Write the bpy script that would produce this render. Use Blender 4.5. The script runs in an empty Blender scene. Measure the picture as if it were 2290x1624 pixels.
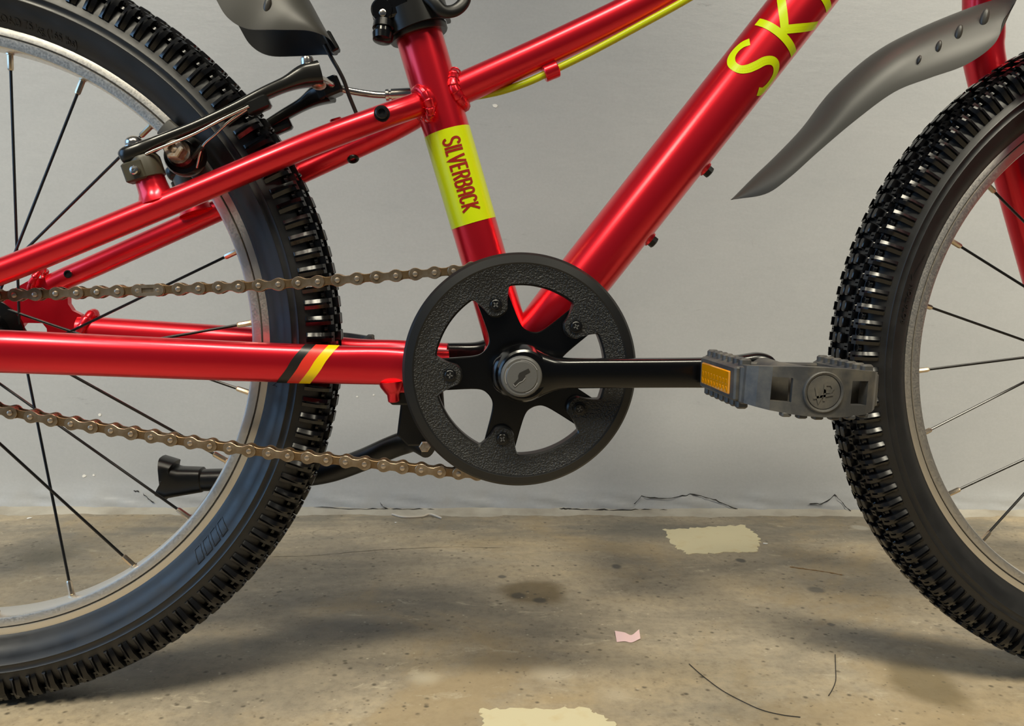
import bpy, math, random
import numpy as np
from mathutils import Matrix, Vector

random.seed(7)
scene = bpy.context.scene
COL = scene.collection
R = math.radians
RT = 257.0                      # tyre radius in mm: hub height over the floor

# ------------------------------------------------------------------ camera, world, lights, exposure
cam_d = bpy.data.cameras.new('camera'); cam = bpy.data.objects.new('camera', cam_d); COL.objects.link(cam)
_F = Vector((0.0820, 0.9915, -0.1012)).normalized(); _U = Vector((-0.0136, 0.1026, 0.9946))
_Rt = _F.cross(_U).normalized(); _U = _Rt.cross(_F).normalized()
_m = Matrix((_Rt, _U, -_F)).transposed().to_4x4()
_m.translation = Vector((0.32935, -0.59785, 0.0492 + RT/1000))
cam.matrix_world = _m
cam_d.sensor_fit = 'HORIZONTAL'; cam_d.sensor_width = 36.0; cam_d.lens = 36.0*1853.4/2290.0
cam_d.clip_start = 0.02; cam_d.clip_end = 50
scene.camera = cam

world = bpy.data.worlds.new('world'); scene.world = world; world.use_nodes = True
bg = world.node_tree.nodes['Background']; bg.inputs[0].default_value = (0.72, 0.84, 1.0, 1); bg.inputs[1].default_value = 0.14

def area(name, loc, target, size, size_y, power, color, spread=180):
    d = bpy.data.lights.new(name, 'AREA'); d.shape = 'RECTANGLE'; d.size = size; d.size_y = size_y
    d.energy = power; d.color = color; d.spread = R(spread)
    o = bpy.data.objects.new(name, d); COL.objects.link(o); o.location = loc
    o.rotation_euler = (Vector(target)-Vector(loc)).to_track_quat('-Z', 'Y').to_euler()
    return o
# two ceiling lamps over the room, an added overhead fill, and daylight from an open doorway on the left
area('ceiling_or_fill_light', (1.60, -1.40, 1.95), (1.52, 0.40, 0.45), 0.75, 0.40, 29, (1.0, 0.925, 0.735), 60)
area('ceiling_or_fill_light', (-0.75, -1.40, 1.95), (-0.62, 0.40, 0.40), 0.75, 0.40, 23, (1.0, 0.925, 0.735), 60)
area('ceiling_or_fill_light', (0.42, -1.05, 2.35), (0.42, -0.48, 0.0), 1.1, 0.30, 15.5, (1.0, 0.925, 0.74), 55)  # added fill to brighten floor and bicycle, not a lamp of the room
area('doorway_light', (-3.0, -0.90, 1.10), (0.4, -0.30, 0.4), 2.6, 2.1, 120, (0.34, 0.62, 1.0))
scene.view_settings.view_transform = 'Standard'; scene.view_settings.look = 'None'
scene.view_settings.gamma = 1.0; scene.view_settings.use_curve_mapping = False
scene.view_settings.exposure = -1.15

# ------------------------------------------------------------------ materials
MAT = {}
def mat(name, color, rough=0.5, metal=0.0, coat=0.0, coat_rough=0.1, spec=0.5, bump=None, vary=None, rvary=None, emit=None):
    m = bpy.data.materials.new(name); m.use_nodes = True; nt = m.node_tree; b = nt.nodes['Principled BSDF']
    b.inputs['Base Color'].default_value = (*color, 1); b.inputs['Roughness'].default_value = rough
    b.inputs['Metallic'].default_value = metal; b.inputs['Coat Weight'].default_value = coat
    b.inputs['Coat Roughness'].default_value = coat_rough; b.inputs['Specular IOR Level'].default_value = spec
    tc = nt.nodes.new('ShaderNodeTexCoord')
    def noise(scale, detail=3, rough_=0.55, stretch=None):
        n = nt.nodes.new('ShaderNodeTexNoise'); n.inputs['Scale'].default_value = scale
        n.inputs['Detail'].default_value = detail; n.inputs['Roughness'].default_value = rough_
        if stretch:
            mp = nt.nodes.new('ShaderNodeMapping'); mp.inputs['Scale'].default_value = stretch
            nt.links.new(tc.outputs['Object'], mp.inputs[0]); nt.links.new(mp.outputs[0], n.inputs['Vector'])
        else: nt.links.new(tc.outputs['Object'], n.inputs['Vector'])
        return n
    if vary:                                            # (scale, colour2, low, high)
        n = noise(vary[0], 5); cr = nt.nodes.new('ShaderNodeValToRGB')
        cr.color_ramp.elements[0].position = vary[2]; cr.color_ramp.elements[1].position = vary[3]
        cr.color_ramp.elements[0].color = (*color, 1); cr.color_ramp.elements[1].color = (*vary[1], 1)
        nt.links.new(n.outputs['Fac'], cr.inputs[0]); nt.links.new(cr.outputs[0], b.inputs['Base Color'])
    if rvary:                                           # (scale, rough_low, rough_high)
        n = noise(rvary[0], 4); mr = nt.nodes.new('ShaderNodeMapRange')
        mr.inputs['From Min'].default_value = 0.35; mr.inputs['From Max'].default_value = 0.65
        mr.inputs['To Min'].default_value = rvary[1]; mr.inputs['To Max'].default_value = rvary[2]
        nt.links.new(n.outputs['Fac'], mr.inputs[0]); nt.links.new(mr.outputs[0], b.inputs['Roughness'])
    if bump:                                            # (scale, strength, distance_m)
        n = noise(bump[0], 2); bp = nt.nodes.new('ShaderNodeBump')
        bp.inputs['Strength'].default_value = bump[1]; bp.inputs['Distance'].default_value = bump[2]
        nt.links.new(n.outputs['Fac'], bp.inputs['Height']); nt.links.new(bp.outputs[0], b.inputs['Normal'])
    MAT[name] = m
    return m
mat('red_paint', (0.82, 0.010, 0.026), 0.31, 0.78, coat=0.6, coat_rough=0.20, bump=(5000, 0.10, 0.00005))
mat('red_decal', (0.78, 0.035, 0.02), 0.4)
mat('lime_decal', (0.66, 0.80, 0.0), 0.32, coat=0.3)
mat('yellow_decal', (0.95, 0.66, 0.0), 0.35)
mat('black_decal', (0.012, 0.011, 0.01), 0.35)
mat('maroon_ink', (0.33, 0.012, 0.004), 0.4)
mat('rubber', (0.007, 0.007, 0.0075), 0.42, rvary=(60, 0.38, 0.50), spec=0.6)
mat('tread_rubber', (0.004, 0.004, 0.0045), 0.24, spec=0.55)
mat('rim_alloy', (0.78, 0.75, 0.70), 0.38, 1.0, rvary=(900, 0.33, 0.43))
mat('rim_groove', (0.03, 0.025, 0.02), 0.6)
mat('black_steel', (0.006, 0.006, 0.0065), 0.28, spec=0.5)
mat('nipple_brass', (0.66, 0.55, 0.42), 0.24, 1.0)
mat('chain_steel', (0.52, 0.43, 0.33), 0.34, 0.9, vary=(70, (0.32, 0.23, 0.14), 0.42, 0.66))
mat('chain_inner', (0.34, 0.25, 0.15), 0.40, 0.9, vary=(90, (0.22, 0.13, 0.06), 0.4, 0.66))
mat('chain_pin', (0.62, 0.52, 0.42), 0.30, 0.9)
mat('guard_plastic', (0.010, 0.010, 0.0095), 0.42, bump=(950, 1.0, 0.0011))
mat('guard_edge', (0.009, 0.009, 0.009), 0.36)
mat('black_gloss', (0.002, 0.002, 0.0022), 0.20, spec=0.5)
mat('black_satin', (0.006, 0.006, 0.0055), 0.36)
mat('dust_cap_grey', (0.12, 0.118, 0.112), 0.33, bump=(400, 0.15, 0.0002))
mat('scuffed_edge', (0.28, 0.27, 0.26), 0.4)
mat('pedal_plastic', (0.052, 0.052, 0.052), 0.50, vary=(60, (0.135, 0.122, 0.098), 0.42, 0.70), bump=(500, 0.25, 0.0003))
mat('reflector_amber', (0.92, 0.34, 0.0), 0.16, coat=0.6)
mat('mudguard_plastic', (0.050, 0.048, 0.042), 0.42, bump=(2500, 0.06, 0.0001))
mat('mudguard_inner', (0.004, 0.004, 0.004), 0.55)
mat('brake_black', (0.010, 0.0095, 0.008), 0.24)
mat('bright_steel', (0.62, 0.58, 0.53), 0.22, 1.0)
mat('rusty_steel', (0.42, 0.30, 0.20), 0.36, 0.85, vary=(220, (0.60, 0.55, 0.48), 0.45, 0.6))
mat('olive_plastic', (0.055, 0.048, 0.030), 0.42)
mat('grey_pad', (0.055, 0.052, 0.045), 0.55)
mat('cable_lime', (0.56, 0.62, 0.005), 0.30)
mat('wire_black', (0.02, 0.019, 0.017), 0.45)
mat('cream_paint', (0.64, 0.57, 0.37), 0.6, vary=(55, (0.60, 0.50, 0.29), 0.55, 0.75))
mat('pink_paper', (0.80, 0.56, 0.56), 0.55)
mat('pale_thread', (0.50, 0.45, 0.38), 0.8)
mat('white_chip', (0.72, 0.70, 0.66), 0.7)
mat('dark_hair', (0.02, 0.017, 0.014), 0.6)
mat('crack_dark', (0.020, 0.018, 0.015), 0.9)

# ------------------------------------------------------------------ mesh helpers (all shapes in mm, hub of the rear wheel is the origin)
def V3(*a): return np.array(a, dtype=float)
def unit(v): v = np.asarray(v, float); return v/np.linalg.norm(v)

class MB:
    def __init__(s): s.v = []; s.f = []; s.mi = []
    def add(s, v, f, mi=0):
        o = len(s.v); s.v += [tuple(map(float, p)) for p in v]; s.f += [tuple(i+o for i in q) for q in f]; s.mi += [mi]*len(f)
        return s
def mesh_of(name, mb, mats, smooth=38, world=True):
    me = bpy.data.meshes.new(name)
    z = RT if world else 0.0
    me.from_pydata([(p[0]/1000, p[1]/1000, (p[2]+z)/1000) for p in mb.v], [], mb.f)
    for m in (mats if isinstance(mats, (list, tuple)) else [mats]): me.materials.append(MAT[m])
    if any(mb.mi): me.polygons.foreach_set('material_index', mb.mi)
    me.validate(clean_customdata=False)
    if smooth:
        me.polygons.foreach_set('use_smooth', [True]*len(me.polygons))
        me.set_sharp_from_angle(angle=R(smooth))
    me.update()
    return me
def link(name, me, parent=None, basis=None):
    o = bpy.data.objects.new(name, me); COL.objects.link(o)
    if parent is not None:
        o.parent = parent
        if parent.type == 'EMPTY': o.matrix_parent_inverse = Matrix.Translation(parent.location).inverted()
    if basis is not None: o.matrix_basis = basis
    return o
def obj(name, mb, mats, parent=None, smooth=38, label=None):
    o = link(name, mesh_of(name, mb, mats, smooth), parent)
    if label: o['label'] = label
    return o
def tag(o, label=None, cat=None, group=None, kind=None):
    if label: o['label'] = label
    if cat: o['category'] = cat
    if group: o['group'] = group
    if kind: o['kind'] = kind
    return o

def spline(pts, n=8, closed=False):
    P = [np.asarray(p, float) for p in pts]; out = []
    N = len(P); rng = range(N if closed else N-1)
    for i in rng:
        p1, p2 = P[i], P[(i+1) % N]
        p0 = P[(i-1) % N] if (closed or i > 0) else 2*p1-p2
        p3 = P[(i+2) % N] if (closed or i+2 < N) else 2*p2-p1
        for k in range(n):
            t = k/n
            out.append(0.5*((2*p1)+(-p0+p2)*t+(2*p0-5*p1+4*p2-p3)*t*t+(-p0+3*p1-3*p2+p3)*t**3))
    if not closed: out.append(P[-1])
    return out
def tube(mb, path, rad, seg=16, ref=(0, 1, 0), closed=False, caps=True, mi=0, power=2.0):
    """rad: number, list of numbers, or list of (a, b): a along ref, b across"""
    P = [np.asarray(p, float) for p in path]; n = len(P); ref = np.asarray(ref, float)
    v = []
    for i in range(n):
        if closed: T = P[(i+1) % n]-P[i-1]
        else: T = P[min(i+1, n-1)]-P[max(i-1, 0)]
        T = unit(T); N = ref-(ref@T)*T
        if np.linalg.norm(N) < 1e-6: N = V3(1, 0, 0)-(V3(1, 0, 0)@T)*T
        N = unit(N); B = np.cross(T, N)
        r = rad if np.isscalar(rad) else rad[i]
        a, b = (r, r) if np.isscalar(r) else r
        for k in range(seg):
            c, s = math.cos(2*math.pi*k/seg), math.sin(2*math.pi*k/seg)
            if power != 2.0:
                c = math.copysign(abs(c)**(2/power), c); s = math.copysign(abs(s)**(2/power), s)
            v.append(P[i]+N*a*c+B*b*s)
    f = []
    for i in range(n if closed else n-1):
        j = (i+1) % n
        for k in range(seg):
            l = (k+1) % seg; f.append((i*seg+k, i*seg+l, j*seg+l, j*seg+k))
    if caps and not closed:
        f.append(tuple(range(seg-1, -1, -1))); f.append(tuple((n-1)*seg+k for k in range(seg)))
    mb.add(v, f, mi); return mb
def lathe(mb, p, d, prof, seg=24, mi=0, cap=True, phase=0.0):
    """prof: (t along d, radius)"""
    p = np.asarray(p, float); d = unit(d)
    N = np.cross(d, V3(0, 0, 1) if abs(d[2]) < 0.9 else V3(1, 0, 0)); N = unit(N); B = np.cross(d, N)
    v = []
    for t, r in prof:
        for k in range(seg):
            a = 2*math.pi*(k+phase)/seg; v.append(p+d*t+(N*math.cos(a)+B*math.sin(a))*max(r, 1e-4))
    n = len(prof); f = []
    for i in range(n-1):
        for k in range(seg):
            l = (k+1) % seg; f.append((i*seg+k, i*seg+l, (i+1)*seg+l, (i+1)*seg+k))
    if cap: f.append(tuple(range(seg-1, -1, -1))); f.append(tuple((n-1)*seg+k for k in range(seg)))
    mb.add(v, f, mi); return mb
def ring_rev(mb, prof, c=(0, 0, 0), seg=160, closed=False, mi=0):
    """prof (radius, y) revolved about the wheel axle (Y)"""
    v = []; n = len(prof)
    for k in range(seg):
        a = 2*math.pi*k/seg
        for r, y in prof: v.append((c[0]+r*math.cos(a), c[1]+y, c[2]+r*math.sin(a)))
    f = []
    for k in range(seg):
        l = (k+1) % seg
        for i in range(n if closed else n-1):
            j = (i+1) % n; f.append((k*n+i, k*n+j, l*n+j, l*n+i))
    mb.add(v, f, mi); return mb
def prism(mb, outline, w0, w1, frame=None, inset=0.0, mi=0):
    """outline (a, b) in the plane of frame (origin, A, B, N); w0..w1 along N; inset chamfers the w0 face"""
    o, A, B, N = frame or (V3(0, 0, 0), V3(1, 0, 0), V3(0, 0, 1), V3(0, 1, 0))
    n = len(outline); q = np.array(outline, float)
    rings = []
    if inset:
        nx = np.roll(q, -1, 0)-np.roll(q, 1, 0); L = np.linalg.norm(nx, axis=1); L[L == 0] = 1
        nr = np.c_[nx[:, 1], -nx[:, 0]]/L[:, None]
        area2 = np.sum(q[:, 0]*np.roll(q[:, 1], -1)-np.roll(q[:, 0], -1)*q[:, 1])
        if area2 < 0: nr = -nr
        s = 1 if w1 > w0 else -1
        rings = [(q-nr*inset, w0), (q, w0+s*inset), (q, w1)]
    else: rings = [(q, w0), (q, w1)]
    v = []
    for qq, w in rings: v += [o+A*p[0]+B*p[1]+N*w for p in qq]
    f = []
    for r in range(len(rings)-1):
        for k in range(n):
            l = (k+1) % n; f.append((r*n+k, r*n+l, (r+1)*n+l, (r+1)*n+k))
    f.append(tuple(range(n-1, -1, -1))); f.append(tuple((len(rings)-1)*n+k for k in range(n)))
    mb.add(v, f, mi); return mb
def box(mb, c, half, A=(1, 0, 0), B=(0, 1, 0), ch=0.0, mi=0):
    """chamfered box; half extents along A, B and A x B"""
    c = np.asarray(c, float); A = unit(A); B = np.asarray(B, float); B = unit(B-(B@A)*A); N = np.cross(A, B)
    a, b, h = half
    if ch <= 0: q = [(a, b), (-a, b), (-a, -b), (a, -b)]
    else: q = [(a, b-ch), (a-ch, b), (-a+ch, b), (-a, b-ch), (-a, -b+ch), (-a+ch, -b), (a-ch, -b), (a, -b+ch)]
    n = len(q); v = []
    lev = [(-h, 1.0)] if ch <= 0 else [(-h, None), (-h+ch, 1.0), (h-ch, 1.0), (h, None)]
    if ch <= 0: lev = [(-h, 1.0), (h, 1.0)]
    for w, s in lev:
        for p in q:
            x, y = p
            if s is None: x, y = x*(a-ch)/a, y*(b-ch)/b
            v.append(c+A*x+B*y+N*w)
    f = [tuple(range(n-1, -1, -1)), tuple((len(lev)-1)*n+k for k in range(n))]
    for r in range(len(lev)-1):
        for k in range(n):
            l = (k+1) % n; f.append((r*n+k, r*n+l, (r+1)*n+l, (r+1)*n+k))
    mb.add(v, f, mi); return mb
def ball(mb, c, r, A=(1, 0, 0), B=(0, 1, 0), seg=12, rings=7, mi=0):
    c = np.asarray(c, float); A = unit(A); B = unit(np.asarray(B, float)-(np.asarray(B, float)@A)*A); N = np.cross(A, B)
    rx = (r, r, r) if np.isscalar(r) else r; v = []
    for i in range(rings+1):
        t = math.pi*i/rings; s = max(math.sin(t), 1e-3)
        for k in range(seg):
            p = 2*math.pi*k/seg
            v.append(c+A*rx[0]*s*math.cos(p)+B*rx[1]*s*math.sin(p)+N*rx[2]*math.cos(t))
    f = []
    for i in range(rings):
        for k in range(seg):
            l = (k+1) % seg; f.append((i*seg+k, (i+1)*seg+k, (i+1)*seg+l, i*seg+l))
    mb.add(v, f, mi); return mb
def strip(points, width):
    """stroke outline in (u, v): list of (left, mid, right) stations with mitred joints"""
    P = [np.asarray(p, float) for p in points]; Q = [P[0]]
    for a, b in zip(P, P[1:]):
        m = max(1, int(np.linalg.norm(b-a)/1.2))
        for k in range(1, m+1): Q.append(a+(b-a)*k/m)
    st = []
    for i in range(len(Q)):
        d0 = unit(Q[i]-Q[i-1]) if i else unit(Q[1]-Q[0]); d1 = unit(Q[i+1]-Q[i]) if i < len(Q)-1 else d0
        n0 = V3(-d0[1], d0[0]); n1 = V3(-d1[1], d1[0]); nn = unit(n0+n1) if np.linalg.norm(n0+n1) > 0.2 else n0
        k = min(1.0/max(nn@n0, 0.35), 2.2)*width/2
        st.append((Q[i]+nn*k, Q[i]+nn*k*0.33, Q[i]-nn*k*0.33, Q[i]-nn*k))
    return st
def stroke(mb, points, width, fn, mi=0):
    st = strip(points, width); v = []
    for s in st: v += [fn(p[0], p[1]) for p in s]
    f = []
    for i in range(len(st)-1):
        for k in range(3): a = i*4+k; f.append((a, a+1, a+5, a+4))
    mb.add(v, f, mi); return mb

# ------------------------------------------------------------------ the setting: floor and wall
def floor_material():
    m = bpy.data.materials.new('concrete_floor'); m.use_nodes = True; nt = m.node_tree; b = nt.nodes['Principled BSDF']
    L = nt.links.new; tc = nt.nodes.new('ShaderNodeTexCoord')
    def noise(scale, det=4, rg=0.55, mapscale=None, dist=0.0):
        n = nt.nodes.new('ShaderNodeTexNoise'); n.inputs['Scale'].default_value = scale; n.inputs['Detail'].default_value = det
        n.inputs['Roughness'].default_value = rg; n.inputs['Distortion'].default_value = dist
        if mapscale:
            mp = nt.nodes.new('ShaderNodeMapping'); mp.inputs['Scale'].default_value = mapscale
            L(tc.outputs['Object'], mp.inputs[0]); L(mp.outputs[0], n.inputs['Vector'])
        else: L(tc.outputs['Object'], n.inputs['Vector'])
        return n.outputs['Fac']
    def ramp(fac, stops):
        r = nt.nodes.new('ShaderNodeValToRGB'); e = r.color_ramp.elements
        while len(e) < len(stops): e.new(0.5)
        for i, (p, c) in enumerate(stops): e[i].position = p; e[i].color = (*c, 1)
        L(fac, r.inputs[0]); return r.outputs[0]
    def mix(fac, a, c, mode='MIX'):
        x = nt.nodes.new('ShaderNodeMix'); x.data_type = 'RGBA'; x.blend_type = mode
        if isinstance(fac, float): x.inputs[0].default_value = fac
        else: L(fac, x.inputs[0])
        for s, val in ((6, a), (7, c)):
            if isinstance(val, tuple): x.inputs[s].default_value = (*val, 1)
            else: L(val, x.inputs[s])
        return x.outputs[2]
    def math_(op, a, c=None, clamp=False):
        x = nt.nodes.new('ShaderNodeMath'); x.operation = op; x.use_clamp = clamp
        for s, val in ((0, a), (1, c)):
            if val is None: continue
            if isinstance(val, (int, float)): x.inputs[s].default_value = val
            else: L(val, x.inputs[s])
        return x.outputs[0]
    def step(fac, lo, hi):
        x = nt.nodes.new('ShaderNodeMapRange'); x.inputs['From Min'].default_value = lo; x.inputs['From Max'].default_value = hi
        x.interpolation_type = 'SMOOTHSTEP'; L(fac, x.inputs[0]); return x.outputs[0]
    base = ramp(noise(2.6, 6, 0.6), [(0.34, (0.215, 0.185, 0.138)), (0.50, (0.345, 0.290, 0.208)), (0.66, (0.475, 0.400, 0.285))])
    wet = ramp(noise(5.5, 5, 0.62, (0.6, 1.7, 1), 0.6), [(0.34, (0.58, 0.60, 0.64)), (0.50, (0.95, 0.95, 0.95)), (0.68, (1.18, 1.12, 1.0))])
    c = mix(0.9, base, wet, 'MULTIPLY')
    fine = ramp(noise(110, 8, 0.75), [(0.30, (0.66, 0.64, 0.61)), (0.50, (1, 1, 1)), (0.72, (1.25, 1.21, 1.14))])
    c = mix(0.85, c, fine, 'MULTIPLY')
    # tan film that comes and goes
    c = mix(math_('MULTIPLY', step(noise(4.6, 7, 0.68, None, 0.6), 0.48, 0.64), 0.62), c, (0.36, 0.265, 0.14))
    # pale scraped streaks
    c = mix(math_('MULTIPLY', step(noise(19, 8, 0.76, (1.0, 2.2, 1), 0.9), 0.575, 0.69), 0.70), c, (0.50, 0.43, 0.31))
    # patchy darker tone towards the foot of the wall
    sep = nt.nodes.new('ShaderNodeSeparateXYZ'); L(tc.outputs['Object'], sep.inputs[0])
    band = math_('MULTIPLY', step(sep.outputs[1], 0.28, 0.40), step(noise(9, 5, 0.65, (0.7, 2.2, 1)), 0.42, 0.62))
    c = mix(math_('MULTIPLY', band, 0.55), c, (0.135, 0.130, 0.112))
    # oil spots, pale patches and one painted shadow: centre, radii, colour, strength
    wob = nt.nodes.new('ShaderNodeTexNoise'); wob.inputs['Scale'].default_value = 28; wob.inputs['Detail'].default_value = 5
    L(tc.outputs['Object'], wob.inputs['Vector'])
    def stain_or_shade(x, y, rx, ry, col, k, soft=0.45, ring=False):
        nonlocal c
        dx = math_('DIVIDE', math_('SUBTRACT', sep.outputs[0], x/1000), rx/1000); dy = math_('DIVIDE', math_('SUBTRACT', sep.outputs[1], y/1000), ry/1000)
        d = math_('SQRT', math_('ADD', math_('MULTIPLY', dx, dx), math_('MULTIPLY', dy, dy)))
        d = math_('ADD', d, math_('MULTIPLY', math_('SUBTRACT', wob.outputs['Fac'], 0.5), 0.9))
        if ring:
            f = math_('SUBTRACT', 1.0, math_('MULTIPLY', math_('ABSOLUTE', math_('SUBTRACT', d, 1.0)), 9.0), True)
        else:
            f = math_('SUBTRACT', 1.0, step(d, 1.0-soft, 1.0+soft*0.4))
        c = mix(math_('MULTIPLY', f, k), c, col)
    def blot(l, r, t, b, col, k, soft=0.45, ring=False):
        stain_or_shade((l[0]+r[0])/2, (t[1]+b[1])/2, abs(r[0]-l[0])/2, abs(t[1]-b[1])/2, col, k, soft, ring)
    blot((386.1, 182.2, -257.0), (452.0, 180.6, -257.0), (422.7, 221.4, -257.0), (414.8, 146.2, -257.0), (0.115, 0.075, 0.022), 0.75)
    blot((396.2, 176.3, -257.0), (413.6, 175.8, -257.0), (405.7, 185.2, -257.0), (404.1, 167.1, -257.0), (0.05, 0.042, 0.03), 0.8)
    blot((415.9, 164.5, -257.0), (431.8, 164.1, -257.0), (424.5, 172.2, -257.0), (422.8, 156.7, -257.0), (0.045, 0.038, 0.028), 0.85)
    blot((677.2, -13.3, -257.0), (736.6, -15.5, -257.0), (732.7, 27.6, -257.0), (684.7, -51.4, -257.0), (0.135, 0.098, 0.040), 0.70)
    blot((-121.6, 301.9, -257.0), (-56.8, 300.8, -257.0), (-106.4, 339.1, -257.0), (-73.5, 266.5, -257.0), (0.125, 0.108, 0.07), 0.65, 0.7)
    blot((176.7, 380.2, -257.0), (208.8, 379.9, -257.0), (191.0, 394.3, -257.0), (195.1, 364.5, -257.0), (0.16, 0.135, 0.10), 0.6, ring=True)
    blot((655.9, 272.8, -257.0), (667.6, 272.6, -257.0), (664.2, 280.0, -257.0), (658.9, 265.5, -257.0), (0.035, 0.033, 0.03), 0.85)
    blot((511.7, 256.8, -257.0), (524.4, 256.6, -257.0), (519.8, 265.1, -257.0), (516.3, 248.5, -257.0), (0.045, 0.043, 0.04), 0.8)
    blot((698.4, 184.2, -257.0), (716.9, 183.7, -257.0), (711.5, 192.4, -257.0), (703.8, 175.7, -257.0), (0.07, 0.066, 0.06), 0.7)
    blot((679.2, 101.1, -257.0), (686.7, 100.9, -257.0), (684.8, 104.9, -257.0), (681.1, 97.2, -257.0), (0.04, 0.04, 0.04), 0.75)
    blot((387.3, 228.5, -257.0), (397.4, 228.3, -257.0), (392.7, 233.6, -257.0), (392.0, 223.3, -257.0), (0.05, 0.05, 0.048), 0.75)
    blot((849.6, 393.8, -257.0), (874.4, 393.6, -257.0), (867.9, 405.2, -257.0), (856.2, 382.5, -257.0), (0.46, 0.43, 0.36), 0.7)
    blot((397.7, 16.4, -257.0), (436.2, 15.0, -257.0), (418.9, 30.6, -257.0), (414.9, -0.0, -257.0), (0.55, 0.48, 0.36), 0.55, 0.95)
    blot((302.7, 14.8, -257.0), (331.8, 13.7, -257.0), (317.8, 25.2, -257.0), (318.4, 0.1, -257.0), (0.52, 0.47, 0.36), 0.55, 0.95)
    blot((444.9, -14.8, -257.0), (475.2, -16.0, -257.0), (464.6, -1.9, -257.0), (458.3, -31.7, -257.0), (0.55, 0.47, 0.34), 0.5, 0.95)
    blot((182.6, 99.2, -257.0), (296.9, 95.7, -257.0), (229.9, 140.8, -257.0), (240.9, 58.8, -257.0), (0.12, 0.112, 0.095), 0.40, 0.8)  # rear wheel's soft floor shadow deepened in the floor colour
    # scattered dark specks and pits
    vo = nt.nodes.new('ShaderNodeTexVoronoi'); vo.inputs['Scale'].default_value = 95; L(tc.outputs['Object'], vo.inputs['Vector'])
    sp = math_('MULTIPLY', math_('SUBTRACT', 1.0, step(vo.outputs['Distance'], 0.08, 0.26)), step(noise(21, 4, 0.7), 0.47, 0.57))
    c = mix(math_('MULTIPLY', sp, 0.8), c, (0.060, 0.048, 0.030))
    vo2 = nt.nodes.new('ShaderNodeTexVoronoi'); vo2.inputs['Scale'].default_value = 210; L(tc.outputs['Object'], vo2.inputs['Vector'])
    sp2 = math_('MULTIPLY', math_('SUBTRACT', 1.0, step(vo2.outputs['Distance'], 0.08, 0.28)), step(noise(45, 3, 0.7), 0.50, 0.60))
    c = mix(math_('MULTIPLY', sp2, 0.7), c, (0.09, 0.07, 0.045))
    vo3 = nt.nodes.new('ShaderNodeTexVoronoi'); vo3.inputs['Scale'].default_value = 150; L(tc.outputs['Object'], vo3.inputs['Vector'])
    sp3 = math_('MULTIPLY', math_('SUBTRACT', 1.0, step(vo3.outputs['Distance'], 0.06, 0.24)), step(noise(33, 4, 0.7), 0.53, 0.62))
    c = mix(math_('MULTIPLY', sp3, 0.55), c, (0.66, 0.58, 0.43))
    L(c, b.inputs['Base Color'])
    rr = nt.nodes.new('ShaderNodeMapRange'); rr.inputs['From Min'].default_value = 0.3; rr.inputs['From Max'].default_value = 0.7
    rr.inputs['To Min'].default_value = 0.42; rr.inputs['To Max'].default_value = 0.62; L(noise(11, 5), rr.inputs[0]); L(rr.outputs[0], b.inputs['Roughness'])
    bp = nt.nodes.new('ShaderNodeBump'); bp.inputs['Strength'].default_value = 0.35; bp.inputs['Distance'].default_value = 0.0012
    L(math_('ADD', math_('MULTIPLY', noise(70, 5, 0.7), 0.8), math_('MULTIPLY', noise(420, 2), 0.25)), bp.inputs['Height']); L(bp.outputs[0], b.inputs['Normal'])
    return m
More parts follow.
